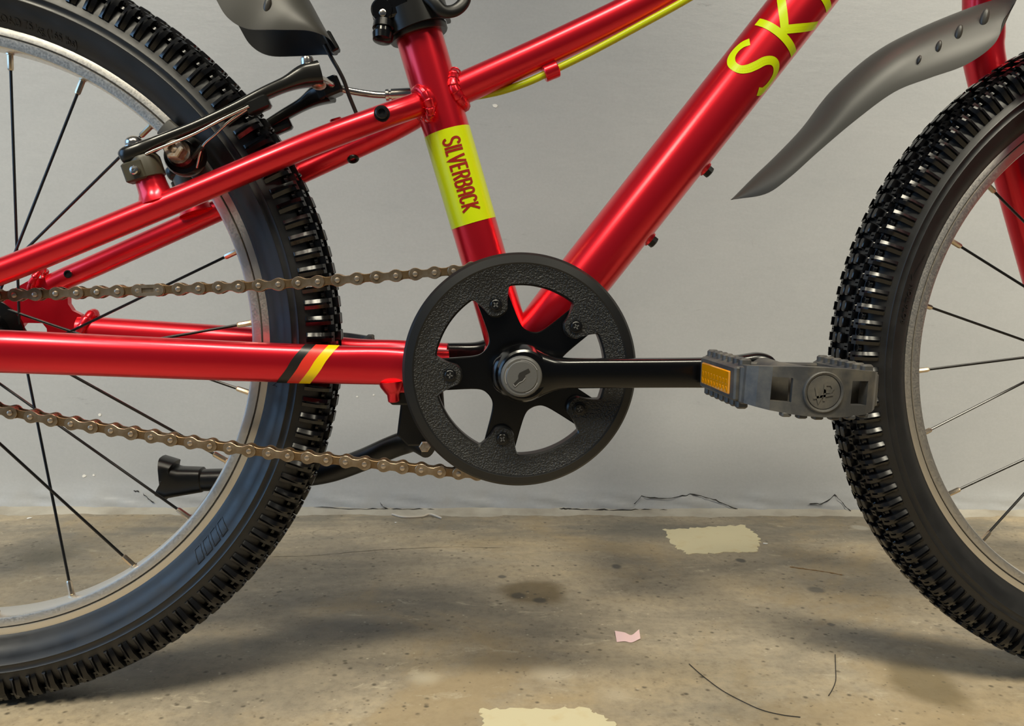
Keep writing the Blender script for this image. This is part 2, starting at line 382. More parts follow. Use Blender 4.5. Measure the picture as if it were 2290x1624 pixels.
def wall_material():
    m = bpy.data.materials.new('painted_plaster'); m.use_nodes = True; nt = m.node_tree; b = nt.nodes['Principled BSDF']
    L = nt.links.new; tc = nt.nodes.new('ShaderNodeTexCoord')
    def noise(scale, det=4, rg=0.55, ms=None):
        n = nt.nodes.new('ShaderNodeTexNoise'); n.inputs['Scale'].default_value = scale; n.inputs['Detail'].default_value = det; n.inputs['Roughness'].default_value = rg
        if ms:
            mp = nt.nodes.new('ShaderNodeMapping'); mp.inputs['Scale'].default_value = ms
            L(tc.outputs['Object'], mp.inputs[0]); L(mp.outputs[0], n.inputs['Vector'])
        else: L(tc.outputs['Object'], n.inputs['Vector'])
        return n.outputs['Fac']
    def ramp(fac, stops):
        r = nt.nodes.new('ShaderNodeValToRGB'); e = r.color_ramp.elements
        while len(e) < len(stops): e.new(0.5)
        for i, (p, c) in enumerate(stops): e[i].position = p; e[i].color = (*c, 1)
        L(fac, r.inputs[0]); return r.outputs[0]
    def mixm(a, c, f=1.0, mode='MULTIPLY'):
        x = nt.nodes.new('ShaderNodeMix'); x.data_type = 'RGBA'; x.blend_type = mode
        if isinstance(f, float): x.inputs[0].default_value = f
        else: L(f, x.inputs[0])
        L(a, x.inputs[6])
        if isinstance(c, tuple): x.inputs[7].default_value = (*c, 1)
        else: L(c, x.inputs[7])
        return x.outputs[2]
    c = ramp(noise(1.6, 4), [(0.3, (0.360, 0.367, 0.376)), (0.7, (0.405, 0.411, 0.417))])
    c = mixm(c, ramp(noise(7, 6, 0.65, (1, 1, 1.6)), [(0.3, (0.94, 0.945, 0.95)), (0.6, (1, 1, 1)), (0.8, (1.03, 1.03, 1.02))]))
    c = mixm(c, ramp(noise(300, 3, 0.6), [(0.3, (0.965, 0.965, 0.965)), (0.7, (1.03, 1.03, 1.03))]))
    # grubby scuffs: short horizontal smears
    def mul(a, c_):
        x = nt.nodes.new('ShaderNodeMath'); x.operation = 'MULTIPLY'; L(a, x.inputs[0])
        if isinstance(c_, float): x.inputs[1].default_value = c_
        else: L(c_, x.inputs[1])
        return x.outputs[0]
    def step(fac, lo, hi):
        x = nt.nodes.new('ShaderNodeMapRange'); x.inputs['From Min'].default_value = lo; x.inputs['From Max'].default_value = hi; L(fac, x.inputs[0]); x.interpolation_type = 'SMOOTHSTEP'; return x.outputs[0]
    scf = mul(step(noise(26, 6, 0.75, (0.55, 1, 2.2)), 0.63, 0.74), step(noise(5, 3), 0.50, 0.62))
    c = mixm(c, (0.11, 0.11, 0.11), mul(scf, 0.45), 'MIX')
    L(c, b.inputs['Base Color']); b.inputs['Roughness'].default_value = 0.42
    bp = nt.nodes.new('ShaderNodeBump'); bp.inputs['Strength'].default_value = 0.25; bp.inputs['Distance'].default_value = 0.001
    L(noise(60, 5, 0.6, (0.5, 1, 1.4)), bp.inputs['Height']); L(bp.outputs[0], b.inputs['Normal'])
    return m
MAT['concrete_floor'] = floor_material(); MAT['painted_plaster'] = wall_material()

def wall_y(x): return 470.0-0.014*(x-430.0)            # foot line of the wall
mb = MB(); mb.add([(-2600, -2600, -RT), (3400, -2600, -RT), (3400, 640, -RT), (-2600, 640, -RT)], [(0, 1, 2, 3)])
mb.add([(-2600, -2600, -RT-60), (3400, -2600, -RT-60), (3400, 640, -RT-60), (-2600, 640, -RT-60)], [(3, 2, 1, 0)])
floor = tag(obj('floor', mb, 'concrete_floor', None, 0), 'worn brown grey concrete floor with oil stains', kind='structure')
# wall: a grid that swells unevenly over its lowest few centimetres
mb = MB(); xs = np.r_[-2600, -1600, -900, np.linspace(-400, 1400, 226), 2000, 2700, 3400]; zs = np.r_[0, 4, 8, 12, 16, 20, 25, 31, 38, 48, 60, 80, 120, 240, 600, 1200, 2500]
def hsh(x, s): return sum(math.sin(x*k+s*1.7+ph)*a for k, ph, a in ((0.021, 1.3, 1.0), (0.057, 0.4, 0.7), (0.13, 2.2, 0.45), (0.31, 4.0, 0.3)))/2.45
v = []
for x in xs:
    for z in zs:
        t = max(0.0, 1-z/34.0); lip = (4.5+3.5*hsh(x, 1))*t**0.8
        if z < 22: lip += 1.8*hsh(x*1.9, z*0.21)*(t > 0)
        v.append((x, wall_y(x)-lip, z-RT))
nz = len(zs); f = [(i*nz+k, (i+1)*nz+k, (i+1)*nz+k+1, i*nz+k+1) for i in range(len(xs)-1) for k in range(nz-1)]
mb.add(v, f); n0 = len(mb.v)
wall = tag(obj('wall_back', mb, 'painted_plaster', None, 60), 'grey painted plaster wall with scuffs and a cracked foot', kind='structure')
# plaster skirt smeared out over the floor along the wall
mb = MB(); v = []; xs2 = np.linspace(-500, 1500, 260)
for x in xs2:
    w = 13+7*hsh(x, 3.1)+2.5*hsh(x*3.1, 0.4); h = 3.0+1.2*hsh(x, 5)
    y = wall_y(x); v += [(x, y-2, h+3-RT), (x, y-9, h-RT), (x, y-9-w*0.6, h*0.45-RT), (x, y-9-w, 0.02-RT)]
f = [(i*4+k, i*4+4+k, i*4+5+k, i*4+1+k) for i in range(len(xs2)-1) for k in range(3)]
mb.add(v, f)
mat('skirt_plaster', (0.40, 0.37, 0.31), 0.6, vary=(18, (0.29, 0.26, 0.21), 0.42, 0.66), bump=(120, 0.4, 0.001))
tag(obj('trim_1', mb, 'skirt_plaster', None, 60), 'uneven plaster skirt at the foot of the wall', kind='structure')

def ribbon_on_wall(name, pts, wids, parent, m='crack_dark', off=0.5):
    mb = MB(); v = []
    for (x, y, z), w in zip(pts, wids): v += [(x, y-off, z+w/2), (x, y-off-0.15, z-w/2)]
    mb.add(v, [(2*i, 2*i+1, 2*i+3, 2*i+2) for i in range(len(pts)-1)])
    return obj(name, mb, m, parent, 0)
def wall_crack(pts, w=1.2):
    p = []
    for a, b in zip(pts, pts[1:]):
        for k in range(6):
            t = k/6; q = np.array(a)*(1-t)+np.array(b)*t; q[2] += random.uniform(-1.0, 1.0); p.append(q)
    p.append(np.array(pts[-1]))
    out = []
    for q in p:
        z = q[2]+RT; t = max(0.0, 1-z/34.0); lip = (4.5+3.5*hsh(q[0], 1))*t**0.8
        if z < 22: lip += 1.8*abs(hsh(q[0]*1.9, z*0.21))+1.0
        out.append((q[0], wall_y(q[0])-lip-0.3, q[2]))
    ws = [w*random.uniform(0.45, 1.4) for _ in out]; ws[0] = ws[-1] = 0.1
    ribbon_on_wall('wall_crack', out, ws, wall)
CRACKS = [([(483.8, 465.0, -251.2), (501.2, 465.0, -251.8), (537.8, 465.0, -252.4), (574.0, 465.0, -253.7), (610.4, 465.0, -253.1)], 2.2),
          ([(610.4, 465.0, -253.7), (691.8, 465.0, -255.6), (758.1, 465.0, -256.3), (820.6, 465.0, -257.6), (886.9, 465.0, -259.6)], 1.6),
          ([(583.5, 468.0, -246.0), (594.0, 468.0, -235.0), (628.8, 468.0, -238.6), (659.8, 468.0, -232.5), (692.0, 468.0, -238.6), (711.5, 468.0, -246.6), (736.7, 466.0, -255.9)], 1.3),
          ([(822.5, 468.0, -245.4), (840.0, 468.0, -243.5), (858.8, 468.0, -232.3), (872.4, 468.0, -246.7), (888.7, 466.0, -259.2), (903.4, 466.0, -261.8)], 1.4),
          ([(163.5, 465.0, -250.9), (232.1, 465.0, -252.2), (278.2, 465.0, -252.8), (321.8, 465.0, -253.4)], 1.1),
          ([(249.1, 467.0, -244.4), (252.7, 466.0, -250.1), (260.9, 465.0, -253.4)], 1.0),
          ([(-63.8, 468.0, -230.1), (-56.2, 468.0, -233.0)], 1.4), ([(-51.8, 468.0, -234.1), (-43.9, 467.0, -241.4), (-36.3, 467.0, -246.1)], 1.4),
          ([(1042.7, 463.0, -261.1), (1088.3, 463.0, -262.4), (1140.8, 463.0, -264.4)], 2.0),
          ([(727.9, 466.0, 112.0), (729.5, 466.0, 98.2)], 1.0)]
for pts, w in CRACKS: wall_crack(pts, w)
def chip(c, r, n=(0, -1, 0), parent=None, name='paint_chip', m='white_chip', k=9):
    c = np.asarray(c, float); n = unit(n); A = V3(1, 0, 0); B = np.cross(n, A); B = unit(B)
    pl = [(r*random.uniform(0.55, 1.15)*math.cos(2*math.pi*i/k), r*random.uniform(0.5, 1.0)*math.sin(2*math.pi*i/k)) for i in range(k)]
    mb = MB(); prism(mb, pl, 0.0, 0.5, (c, A, B, n)); return obj(name, mb, m, parent, 0)
WALLCHIPS = [((388.9, 467.0, 265.3), 3.6), ((-103.9, 468.0, -133.9), 2.4), ((-125.0, 469.0, -212.5), 2.6), ((-113.5, 469.0, -211.3), 1.8), ((-117.8, 469.0, -227.5), 1.2), ((239.6, 469.0, -103.8), 1.4),
             ((218.6, 469.0, -106.3), 1.4), ((237.4, 469.0, -240.2), 1.3), ((246.6, 469.0, -237.8), 1.0), ((255.9, 469.0, -239.0), 1.6), ((266.3, 469.0, -238.4), 1.2), ((83.6, 469.0, -239.6), 1.4), ((689.9, 467.0, -238.9), 1.8)]
for p, r in WALLCHIPS: chip((p[0], wall_y(p[0]), p[2]), r, parent=wall)

# floor marks that are a layer of their own: two worn cream paint patches
def ragged(pts, amp=3.0, n=7):
    out = []
    for a, b in zip(pts, pts[1:]+pts[:1]):
        a = np.array(a[:2]); b = np.array(b[:2])
        for k in range(n):
            t = k/n; q = a*(1-t)+b*t; d = b-a; L = np.linalg.norm(d); nn = np.array((-d[1], d[0]))/max(L, 1)
            out.append(tuple(q+nn*random.uniform(-amp, amp)*(1 if k else 0.4)+d/max(L, 1)*random.uniform(-1.2, 1.2)))
    return out
def paint_patch(pts, amp, label, n=9):
    mb = MB(); q = ragged(pts, amp, n); prism(mb, q, -RT+0.02, -RT+0.5, (V3(0, 0, 0), V3(1, 0, 0), V3(0, 1, 0), V3(0, 0, 1)))
    return obj('paint_patch', mb, 'cream_paint', floor, 0, label)
paint_patch([(603.2, 386.8, -257.0), (632.0, 390.2, -257.0), (673.8, 397.3, -257.0), (714.1, 404.6, -257.0), (715.5, 363.9, -257.0), (703.2, 324.8, -257.0), (686.5, 299.5, -257.0), (646.3, 298.5, -257.0), (609.1, 294.5, -257.0), (599.7, 318.1, -257.0)], 3.2, 'worn cream paint patch near the wall')
paint_patch([(358.0, -35.8, -257.0), (395.7, -36.7, -257.0), (433.6, -35.8, -257.0), (441.1, -44.7, -257.0), (451.5, -59.9, -257.0), (452.6, -81.2, -257.0), (420.7, -100.4, -257.0), (369.0, -100.6, -257.0), (360.6, -66.3, -257.0)], 2.2, 'worn cream paint patch nearest the viewer', 10)

def floor_line(name, pts, w, m, lb=None):
    p = spline(pts, 8); mb = MB(); v = []
    for i, q in enumerate(p):
        d = unit((np.array(p[min(i+1, len(p)-1)])-np.array(p[max(i-1, 0)]))[:2]); hw = w*random.uniform(0.3, 1.1)*(0.15 if i in (0, len(p)-1) else 1)
        j = random.uniform(-0.6, 0.6); x, y = q[0]-d[1]*j, q[1]+d[0]*j
        v += [(x-d[1]*hw, y+d[0]*hw, -RT+0.25), (x+d[1]*hw, y-d[0]*hw, -RT+0.25)]
    mb.add(v, [(2*i, 2*i+1, 2*i+3, 2*i+2) for i in range(len(p)-1)]); return obj(name, mb, m, floor, 0, lb)
mat('crack_brown', (0.085, 0.068, 0.045), 0.9); mat('rust_streak', (0.20, 0.10, 0.025), 0.8)
floor_line('floor_crack', [(142.5, 293.2, -257.0), (189.6, 296.8, -257.0), (236.7, 309.5, -257.0), (285.7, 318.0, -257.0), (336.0, 323.5, -257.0), (402.2, 319.4, -257.0)], 0.45, 'crack_brown')
floor_line('rust_streak', [(708.0, 251.7, -257.0), (722.4, 244.5, -257.0), (742.8, 234.4, -257.0), (755.4, 224.8, -257.0)], 1.6, 'rust_streak')

# things lying on the floor
def scrap():
    mb = MB(); v = []; n = 14
    A = [(481.9, 90.9, -257.0), (489.4, 85.2, -257.0), (494.9, 81.4, -257.0), (502.9, 88.4, -257.0)]; B_ = [(479.3, 70.4, -257.0), (486.4, 71.0, -257.0), (492.1, 69.1, -257.0), (500.9, 74.9, -257.0)]
    a = spline(A, 5); b = spline(B_, 5); m = min(len(a), len(b))
    for i in range(m):
        t = i/(m-1); h = 0.3+4.0*max(0, t-0.55)**1.4+0.8*math.sin(t*5.0)**2
        v += [(a[i][0], a[i][1], -RT+h+0.9), (b[i][0], b[i][1], -RT+h*0.35+0.15), (a[i][0], a[i][1], -RT+h+1.05), (b[i][0], b[i][1], -RT+h*0.35+0.30)]
    f = []
    for i in range(m-1):
        o = i*4; f += [(o, o+4, o+5, o+1), (o+2, o+3, o+7, o+6), (o, o+2, o+6, o+4), (o+1, o+5, o+7, o+3)]
    f += [(0, 1, 3, 2), ((m-1)*4, (m-1)*4+2, (m-1)*4+3, (m-1)*4+1)]
    mb.add(v, f); return obj('paper_scrap', mb, 'pink_paper', None, 40)
tag(scrap(), 'small curled pink paper scrap lying on the concrete floor', 'paper')
mb = MB(); tube(mb, spline([(265.8, 451.8, -255.5), (280.6, 439.6, -255.5), (304.4, 441.5, -255.5), (314.5, 446.4, -254.0), (329.5, 433.4, -255.5)], 5), 1.3, 8, (0, 0, 1))
tag(obj('thread', mb, 'pale_thread'), 'pale crooked bit of thread lying at the foot of the wall', 'thread')
mb = MB(); tube(mb, spline([(529.6, 27.9, -256.4), (533.8, 9.5, -256.4), (541.7, -14.9, -256.4), (551.4, -32.0, -256.4), (561.5, -45.1, -256.4), (573.8, -52.4, -256.4), (585.5, -55.9, -256.4)], 6), 0.32, 6, (0, 0, 1))
tag(obj('hair', mb, 'dark_hair'), 'long dark hair curving over the floor below the pedal', 'hair', 'hairs on the floor')
mb = MB(); tube(mb, spline([(657.7, 40.3, -256.4), (646.3, 16.0, -256.4), (636.8, -3.7, -256.4), (627.0, -18.2, -256.4), (620.1, -26.7, -256.4)], 6), 0.32, 6, (0, 0, 1))
tag(obj('hair', mb, 'dark_hair'), 'short dark hair on the floor nearer the front wheel', 'hair', 'hairs on the floor')
FLOORCHIPS = [((272.3, 417.6, -257.0), 2.0, 'white plaster crumb on the floor below the pale thread'), ((-175.8, 439.6, -257.0), 3.2, 'white plaster crumb on the floor seen through the rear wheel'),
              ((712.1, 329.6, -257.0), 3.0, 'cream flake on the floor beside the cream paint patch')]
for p, r, lb in FLOORCHIPS:
    o = chip((p[0], p[1], -RT+0.5), r, (0, 0, 1), None, 'plaster_chip'); tag(o, lb, 'chip', 'plaster crumbs on the floor')

# ------------------------------------------------------------------ the bicycle
bike = bpy.data.objects.new('bicycle', None); COL.objects.link(bike); bike.location = (0.44, 0, 0); bike.empty_display_size = 0.2
tag(bike, 'red childrens bicycle with lime lettering standing before the grey wall', 'bicycle')
WB = 878.7                                              # wheelbase
BB = V3(381.0, 0.0, -11.0)                              # bottom bracket centre

# -- wheels
SIDE = [(205, 9.0), (207.5, 11.0), (209.4, 12.2), (211, 14.0), (213.5, 17.6), (217, 20.6), (221, 22.7), (225.2, 23.9), (225.9, 24.7), (226.6, 24.1),
        (230.2, 24.3), (230.9, 25.0), (231.6, 24.3), (236, 23.9), (240.5, 22.6), (245, 20.2), (249, 15.5), (251.5, 9.0), (252.3, 0.0)]
def side_y(r):
    for (r0, y0), (r1, y1) in zip(SIDE, SIDE[1:]):
        if r0 <= r <= r1: return y0+(y1-y0)*(r-r0)/(r1-r0)
    return 24.0
NK = 135; PITCH = 2*math.pi/NK
# knobs are modelled at angle 0: x radial (from the hub), y axial (near side is -y), z tangential
def knob_side():
    mb = MB()
    def slab(z0, z1, prof, d0=0.0, d1=0.0):
        n = len(prof); v = [(r, -(y-d0 if 2 <= i_ <= 4 else y), z0) for i_, (r, y) in enumerate(prof)]+[(r, -(y-d1 if 2 <= i_ <= 4 else y), z1) for i_, (r, y) in enumerate(prof)]
        f = [tuple(range(n)), tuple(range(2*n-1, n-1, -1))]+[(k, k+n, (k+1) % n+n, (k+1) % n) for k in range(n)]
        mb.add(v, f)
    full = [(234.6, 21.5), (236.0, 25.0), (237.2, 26.3), (245.6, 26.0), (248.6, 24.6), (252.4, 21.2), (253.9, 17.4), (247, 16.4), (239, 19.0)]
    mid = [(236.8, 20.5), (238.4, 24.4), (245.6, 24.7), (248.6, 24.6), (250.9, 22.6), (250.0, 21.4), (251.2, 19.0), (253.3, 18.9), (253.9, 17.4), (247, 16.4), (239, 19.0)]
    slab(-3.2, -0.7, full, 1.7, 0.0); slab(-0.7, 0.7, mid); slab(0.7, 3.2, full, 0.0, 1.7); return mb
def knob_block(y0, y1, z0, z1, r0, r1, slot=True, tilt=0.0):
    mb = MB(); ym = (y0+y1)/2
    def rr(y): return r1-0.012*(abs(y)-4)**2*(abs(y) > 4)
    if not slot:
        q = [(y0, z0+1), (y0+1, z0), (y1-1, z0), (y1, z0+1), (y1, z1-1), (y1-1, z1), (y0+1, z1), (y0, z1-1)]; n = 8
        v = [(r0, -p[0], p[1]) for p in q]+[(rr(p[0])-0.5, -p[0], p[1]) for p in q]+[(rr(p[0]), -(ym+(p[0]-ym)*0.82), p[1]*0.86) for p in q]
        f = [(k, (k+1) % n, (k+1) % n+n, k+n) for k in range(n)]+[(k+n, (k+1) % n+n, (k+1) % n+2*n, k+2*n) for k in range(n)]+[tuple(2*n+k for k in range(n))]
        mb.add(v, f); return mb
    # block with a small slanted sipe let into its top
    for a, b, drop in ((z0, -0.55, 0.0), (-0.55, 0.55, 1.5), (0.55, z1, 0.0)):
        segs = [(y0, y1, drop)] if drop == 0 else [(y0, ym-1.7, 0.0), (ym-1.7, ym+1.7, drop), (ym+1.7, y1, 0.0)]
        for ya, yb, dr in segs:
            v = [(r0, -ya, a), (r0, -yb, a), (r0, -yb, b), (r0, -ya, b), (rr(ya)-dr, -ya, a), (rr(yb)-dr, -yb, a), (rr(yb)-dr, -yb, b), (rr(ya)-dr, -ya, b)]
            mb.add(v, [(0, 1, 2, 3), (7, 6, 5, 4), (0, 4, 5, 1), (1, 5, 6, 2), (2, 6, 7, 3), (3, 7, 4, 0)])
    return mb
def pad(y, r, ny=3.4, nz=4.2, h=0.9):
    mb = MB(); v = []; n = 12
    for k in range(n): a = 2*math.pi*k/n; v.append((r-0.9, -(y+ny*math.cos(a)), nz*math.sin(a)))
    for k in range(n): a = 2*math.pi*k/n; v.append((r+h*0.7, -(y+ny*0.75*math.cos(a)), nz*0.75*math.sin(a)))
    mb.add(v+[(r+h, -y, 0)], [(k, (k+1) % n, (k+1) % n+n, k+n) for k in range(n)]+[(n+k, n+(k+1) % n, 2*n) for k in range(n)]); return mb
K_SIDE = knob_side(); K_SHO = knob_block(9.4, 13.8, -2.5, 2.5, 246, 255.6); K_CEN = knob_block(1.0, 6.6, -3.9, 3.9, 247, 257.0, False)
K_PADA = pad(17.4, 248.6, 4.2, 3.9, 1.3); K_PADB = pad(11.2, 252.2, 3.2, 3.4, 1.2)
ME_SIDE = mesh_of('side_knob', K_SIDE, 'tread_rubber', 30, False); ME_SHO = mesh_of('shoulder_knob', K_SHO, 'tread_rubber', 30, False); ME_CEN = mesh_of('centre_knob', K_CEN, 'tread_rubber', 30, False)
def wheel_matrix(cx, a):                                # local knob frame -> bike space, in metres
    return Matrix.Translation((cx/1000, 0, RT/1000)) @ Matrix.Rotation(-a, 4, 'Y')
def text_mesh(body, size, extrude):
    cu = bpy.data.curves.new('lettering', 'FONT'); cu.body = body; cu.size = size; cu.extrude = extrude; cu.resolution_u = 3
    o = bpy.data.objects.new('lettering', cu); COL.objects.link(o); dg = bpy.context.evaluated_depsgraph_get()
    me = o.evaluated_get(dg).to_mesh(); v = [tuple(p.co) for p in me.vertices]; f = [tuple(q.vertices) for q in me.polygons]
    o.evaluated_get(dg).to_mesh_clear(); bpy.data.objects.remove(o); bpy.data.curves.remove(cu)
    return v, f
def wheel(cx, th0, phase, near_range, flange, hub_r, texts, marks, seq, label):
    c = (cx, 0, 0)
    mb = MB(); prof = [(r, -y) for r, y in SIDE]+[(r, y) for r, y in SIDE[-2::-1]]
    ring_rev(mb, prof, c, 200)
    tyre = obj('tyre', mb, 'rubber', bike, 50, label)
    rest = MB()
    def put(kmb, a, flip=1):
        ca, sa = math.cos(a), math.sin(a)
        v = [(cx+p[0]*ca-p[2]*sa, p[1]*flip, p[0]*sa+p[2]*ca) for p in kmb.v]
        rest.add(v, kmb.f if flip == 1 else [q[::-1] for q in kmb.f])
    lo, hi = R(near_range[0]), R(near_range[1])
    for i in range(NK):
        a = i*PITCH+R(phase); h = a+PITCH/2
        def seen(t):
            while t > hi: t -= 2*math.pi
            while t < lo: t += 2*math.pi
            return lo <= t <= hi
        for kmb, me, nm, ang in ((K_SIDE, ME_SIDE, 'side_knob', a), (K_SHO, ME_SHO, 'shoulder_knob', h), (K_CEN, ME_CEN, 'centre_knob', a)):
            if seen(ang) and (nm != 'centre_knob' or cx > 0): link(nm, me, tyre, wheel_matrix(cx, ang))
            else: put(kmb, ang)
            put(kmb, ang, -1)
        for fl in (1, -1): put(K_PADA, h, fl); put(K_PADB, a, fl)
    o = obj('tread_knobs', rest, 'tread_rubber', tyre, 30); tag(o, kind='stuff')
    for body, size, th, r0, ccw in texts:
        v, f = text_mesh(body, size, 0.38); mb = MB(); w = []
        for x, y, z in v:
            if ccw: r = r0-y+size*0.7; a = R(th)+x/(r0+size*0.4)
            else: r = r0+y; a = R(th)-x/(r0+size*0.4)
            w.append((cx+r*math.cos(a), -(side_y(r)+z+0.18), r*math.sin(a)))
        mb.add(w, f); obj('raised_lettering', mb, 'rubber', tyre, 0)
    for th, r0, strokes, w in marks:
        mb = MB(); fn = lambda u, q: V3(cx+(r0+q)*math.cos(R(th)-u/r0), -(side_y(r0+q)+0.45), (r0+q)*math.sin(R(th)-u/r0))
        for st in strokes: stroke(mb, st, w, fn)
        obj('raised_mark', mb, 'rubber', tyre, 0)
    # rim
    half = [(209.0, 9.5), (209.4, 11.6), (208.4, 11.9), (204.3, 11.9), (203.9, 10.9), (203.2, 10.9), (202.8, 11.8), (198.2, 11.5), (196.9, 11.0), (196.4, 10.2), (195.6, 6.0), (195.4, 0.0)]
    mb = MB()
    p = [(r, -y) for r, y in half]+[(r, y) for r, y in half[-2::-1]]
    ring_rev(mb, p, c, 200, True)
    n = len(p)
    mb.mi = [1 if (k % n) in (4, n-2-4-1) else 0 for k in range(len(mb.f))]
    rim = obj('rim', mb, ['rim_alloy', 'rim_groove'], bike, 30, 'silver alloy rim')
    for i in range(24):
        side, tan = seq[i % 4]
        a = R(th0-15*i); ru = V3(math.cos(a), 0, math.sin(a)); tu = V3(-math.sin(a), 0, math.cos(a))
        P0 = V3(*c)+ru*195.8+V3(0, side*2.2, 0)
        b = a+tan*R(68)                                   # the spoke leaves its flange almost tangentially
        P1 = V3(*c)+V3(math.cos(b)*flange, side*27.0, math.sin(b)*flange)
        d = unit(P1-P0)
        m1 = MB(); tube(m1, [P0+d*9.0, P1], 1.0, 8, (0.3, 0.2, 0.9)); sp = obj('spoke', m1, 'black_steel', rim, 40)
        m2 = MB(); lathe(m2, P0-d*1.0, d, [(0, 2.6), (2.0, 2.6), (2.2, 2.05), (10.8, 2.0), (12.0, 1.6), (12.2, 1.1)], 8); obj('nipple', m2, 'nipple_brass', rim, 25)
    mb = MB(); ring_rev(mb, [(6, -34), (hub_r*0.6, -34), (hub_r*0.62, -30), (flange+3, -29), (flange+3.2, -26), (hub_r, -24), (hub_r*0.85, -10), (hub_r*0.85, 10), (hub_r, 24), (flange+3.2, 26), (flange+3, 29), (hub_r*0.62, 30), (hub_r*0.6, 34), (6, 34)], c, 48)
    lathe(mb, (c[0], -66, 0), (0, 1, 0), [(0, 5), (132, 5)], 12)
    obj('hub', mb, 'black_gloss', bike, 35, 'black wheel hub')
    return tyre, rim
REAR_TEXT = [('MAX. LOAD 75 kg (165 lbs)', 5.9, 84.0, 211.6, False), ('NYLON', 5.6, -2.5, 212.6, False)]
REAR_MARKS = [(-34.5, 213.0, [[(k*8.2, 0.4), (k*8.2+3.4, 9.0), (k*8.2+9.0, 9.0), (k*8.2+5.6, 0.4), (k*8.2, 0.4)] for k in range(4)], 0.7)]
FRONT_MARKS = [(165.6, 217.0, [[(0.0, 4.0), (20.0, -1.0)], [(3.4, 5.0), (0.0, 4.0), (2.8, 1.6)]], 0.8)]
FRONT_TEXT = [('ROTATION', 5.6, 174.0, 217.6, False)]
wheel(0.0, 79.3, -78.49, (-90, 70), 24.0, 19.0, REAR_TEXT, REAR_MARKS, [(1, -1), (-1, -1), (1, 1), (-1, 1)], 'black knobby rear tyre')
wheel(WB, 139.0+15*24, 142.9, (122, 252), 18.0, 13.0, FRONT_TEXT, FRONT_MARKS, [(1, -1), (-1, -1), (1, 1), (-1, 1)], 'black knobby front tyre')

# -- frame tubes
def cyl_axis(p0, p1):
    p0 = np.asarray(p0, float); p1 = np.asarray(p1, float); d = unit(p1-p0); Bn = V3(0, -1, 0); N = unit(np.cross(d, Bn)); return p0, d, N, Bn
ST0, ST1 = V3(382.0, 0, -17.0), V3(306.9, 0, 222.6); ST_R = 16.3
sd = unit(ST1-ST0)
mb = MB(); tube(mb, [ST0, ST0+sd*60, ST0+sd*160, ST1+sd*8], ST_R, 48); seat_tube = obj('seat_tube', mb, 'red_paint', bike, 40)
DT0, DT1 = V3(434.8, 0, 58.0), V3(582.0, 0, 252.1); dd = unit(DT1-DT0); DT_R = 20.2
mb = MB(); tube(mb, [BB+V3(6, 0, 6), DT0, DT1, DT0+dd*430], [(18.5, 18.5), DT_R, DT_R, DT_R], 48); down_tube = obj('down_tube', mb, 'red_paint', bike, 40)
TT = spline([(329.1, 0.0, 176.2), (342.2, 0.0, 182.2), (403.8, 0.0, 211.9), (469.6, 0.0, 246.2), (529.2, 0.0, 283.1), (595.1, 0.0, 328.9)], 8)
mb = MB(); tube(mb, TT, [10.9]*len(TT), 36); top_tube = obj('top_tube', mb, 'red_paint', bike, 40)
mb = MB(); lathe(mb, BB+V3(0, -34, 0), (0, 1, 0), [(0, 17), (0.5, 19.5), (1.5, 20.5), (66.5, 20.5), (67.5, 19.5), (68, 17)], 40); obj('bottom_bracket_shell', mb, 'red_paint', bike, 30)
HT = DT0+dd*430
mb = MB(); hd = unit(V3(-0.31, 0, 0.95)); tube(mb, [HT-hd*60+V3(18,0,0), HT+hd*75+V3(18,0,0)], 19.5, 36); obj('head_tube', mb, 'red_paint', bike, 40)

def weld(center_path, r=4.2, name='weld_bead', closed=True, n=9, amp=0.75):
    """scalloped bead: a run of overlapping coins"""
    pts = spline(center_path, n, closed); L = len(pts); rr = []
    for i in range(L):
        t = (i % 8)/8.0; rr.append(r-amp*t)
    mb = MB(); tube(mb, pts, rr, 10, (0.31, 0.9, 0.2), closed); return obj(name, mb, 'red_paint', bike, 50)
def joint(p, d, r, axis_p, axis_d, axis_r, bead=2.8, grow=1.0, sgn=-1):
    """bead where a tube (p, d, r) runs into a cylinder"""
    d = unit(d); N = unit(np.cross(d, V3(0, 1, 0.01))); Bv = np.cross(d, N); out = []
    for k in range(16):
        a = 2*math.pi*k/16; q = p+(N*math.cos(a)+Bv*math.sin(a))*(r+grow)
        w = q-axis_p; w = w-(w@axis_d)*axis_d; e = d-(d@axis_d)*axis_d
        A = e@e; Bq = 2*(w@e); Cq = w@w-(axis_r+0.3)**2; disc = Bq*Bq-4*A*Cq
        t = (-Bq+sgn*math.sqrt(disc))/(2*A) if disc > 0 else -Bq/(2*A)
        out.append(q+d*t)
    return out
tdir = unit(np.array(TT[10])-np.array(TT[4]))
weld(joint(np.array(TT[8]), -tdir, 10.9, ST0, sd, ST_R, grow=0.3), 4.6)
weld(joint(BB+dd*60, -dd, DT_R, BB, V3(0, 1, 0), 20.5, grow=0.0), 3.6)
weld(joint(BB+sd*60, -sd, ST_R, BB, V3(0, 1, 0), 20.5, grow=0.0), 3.6)

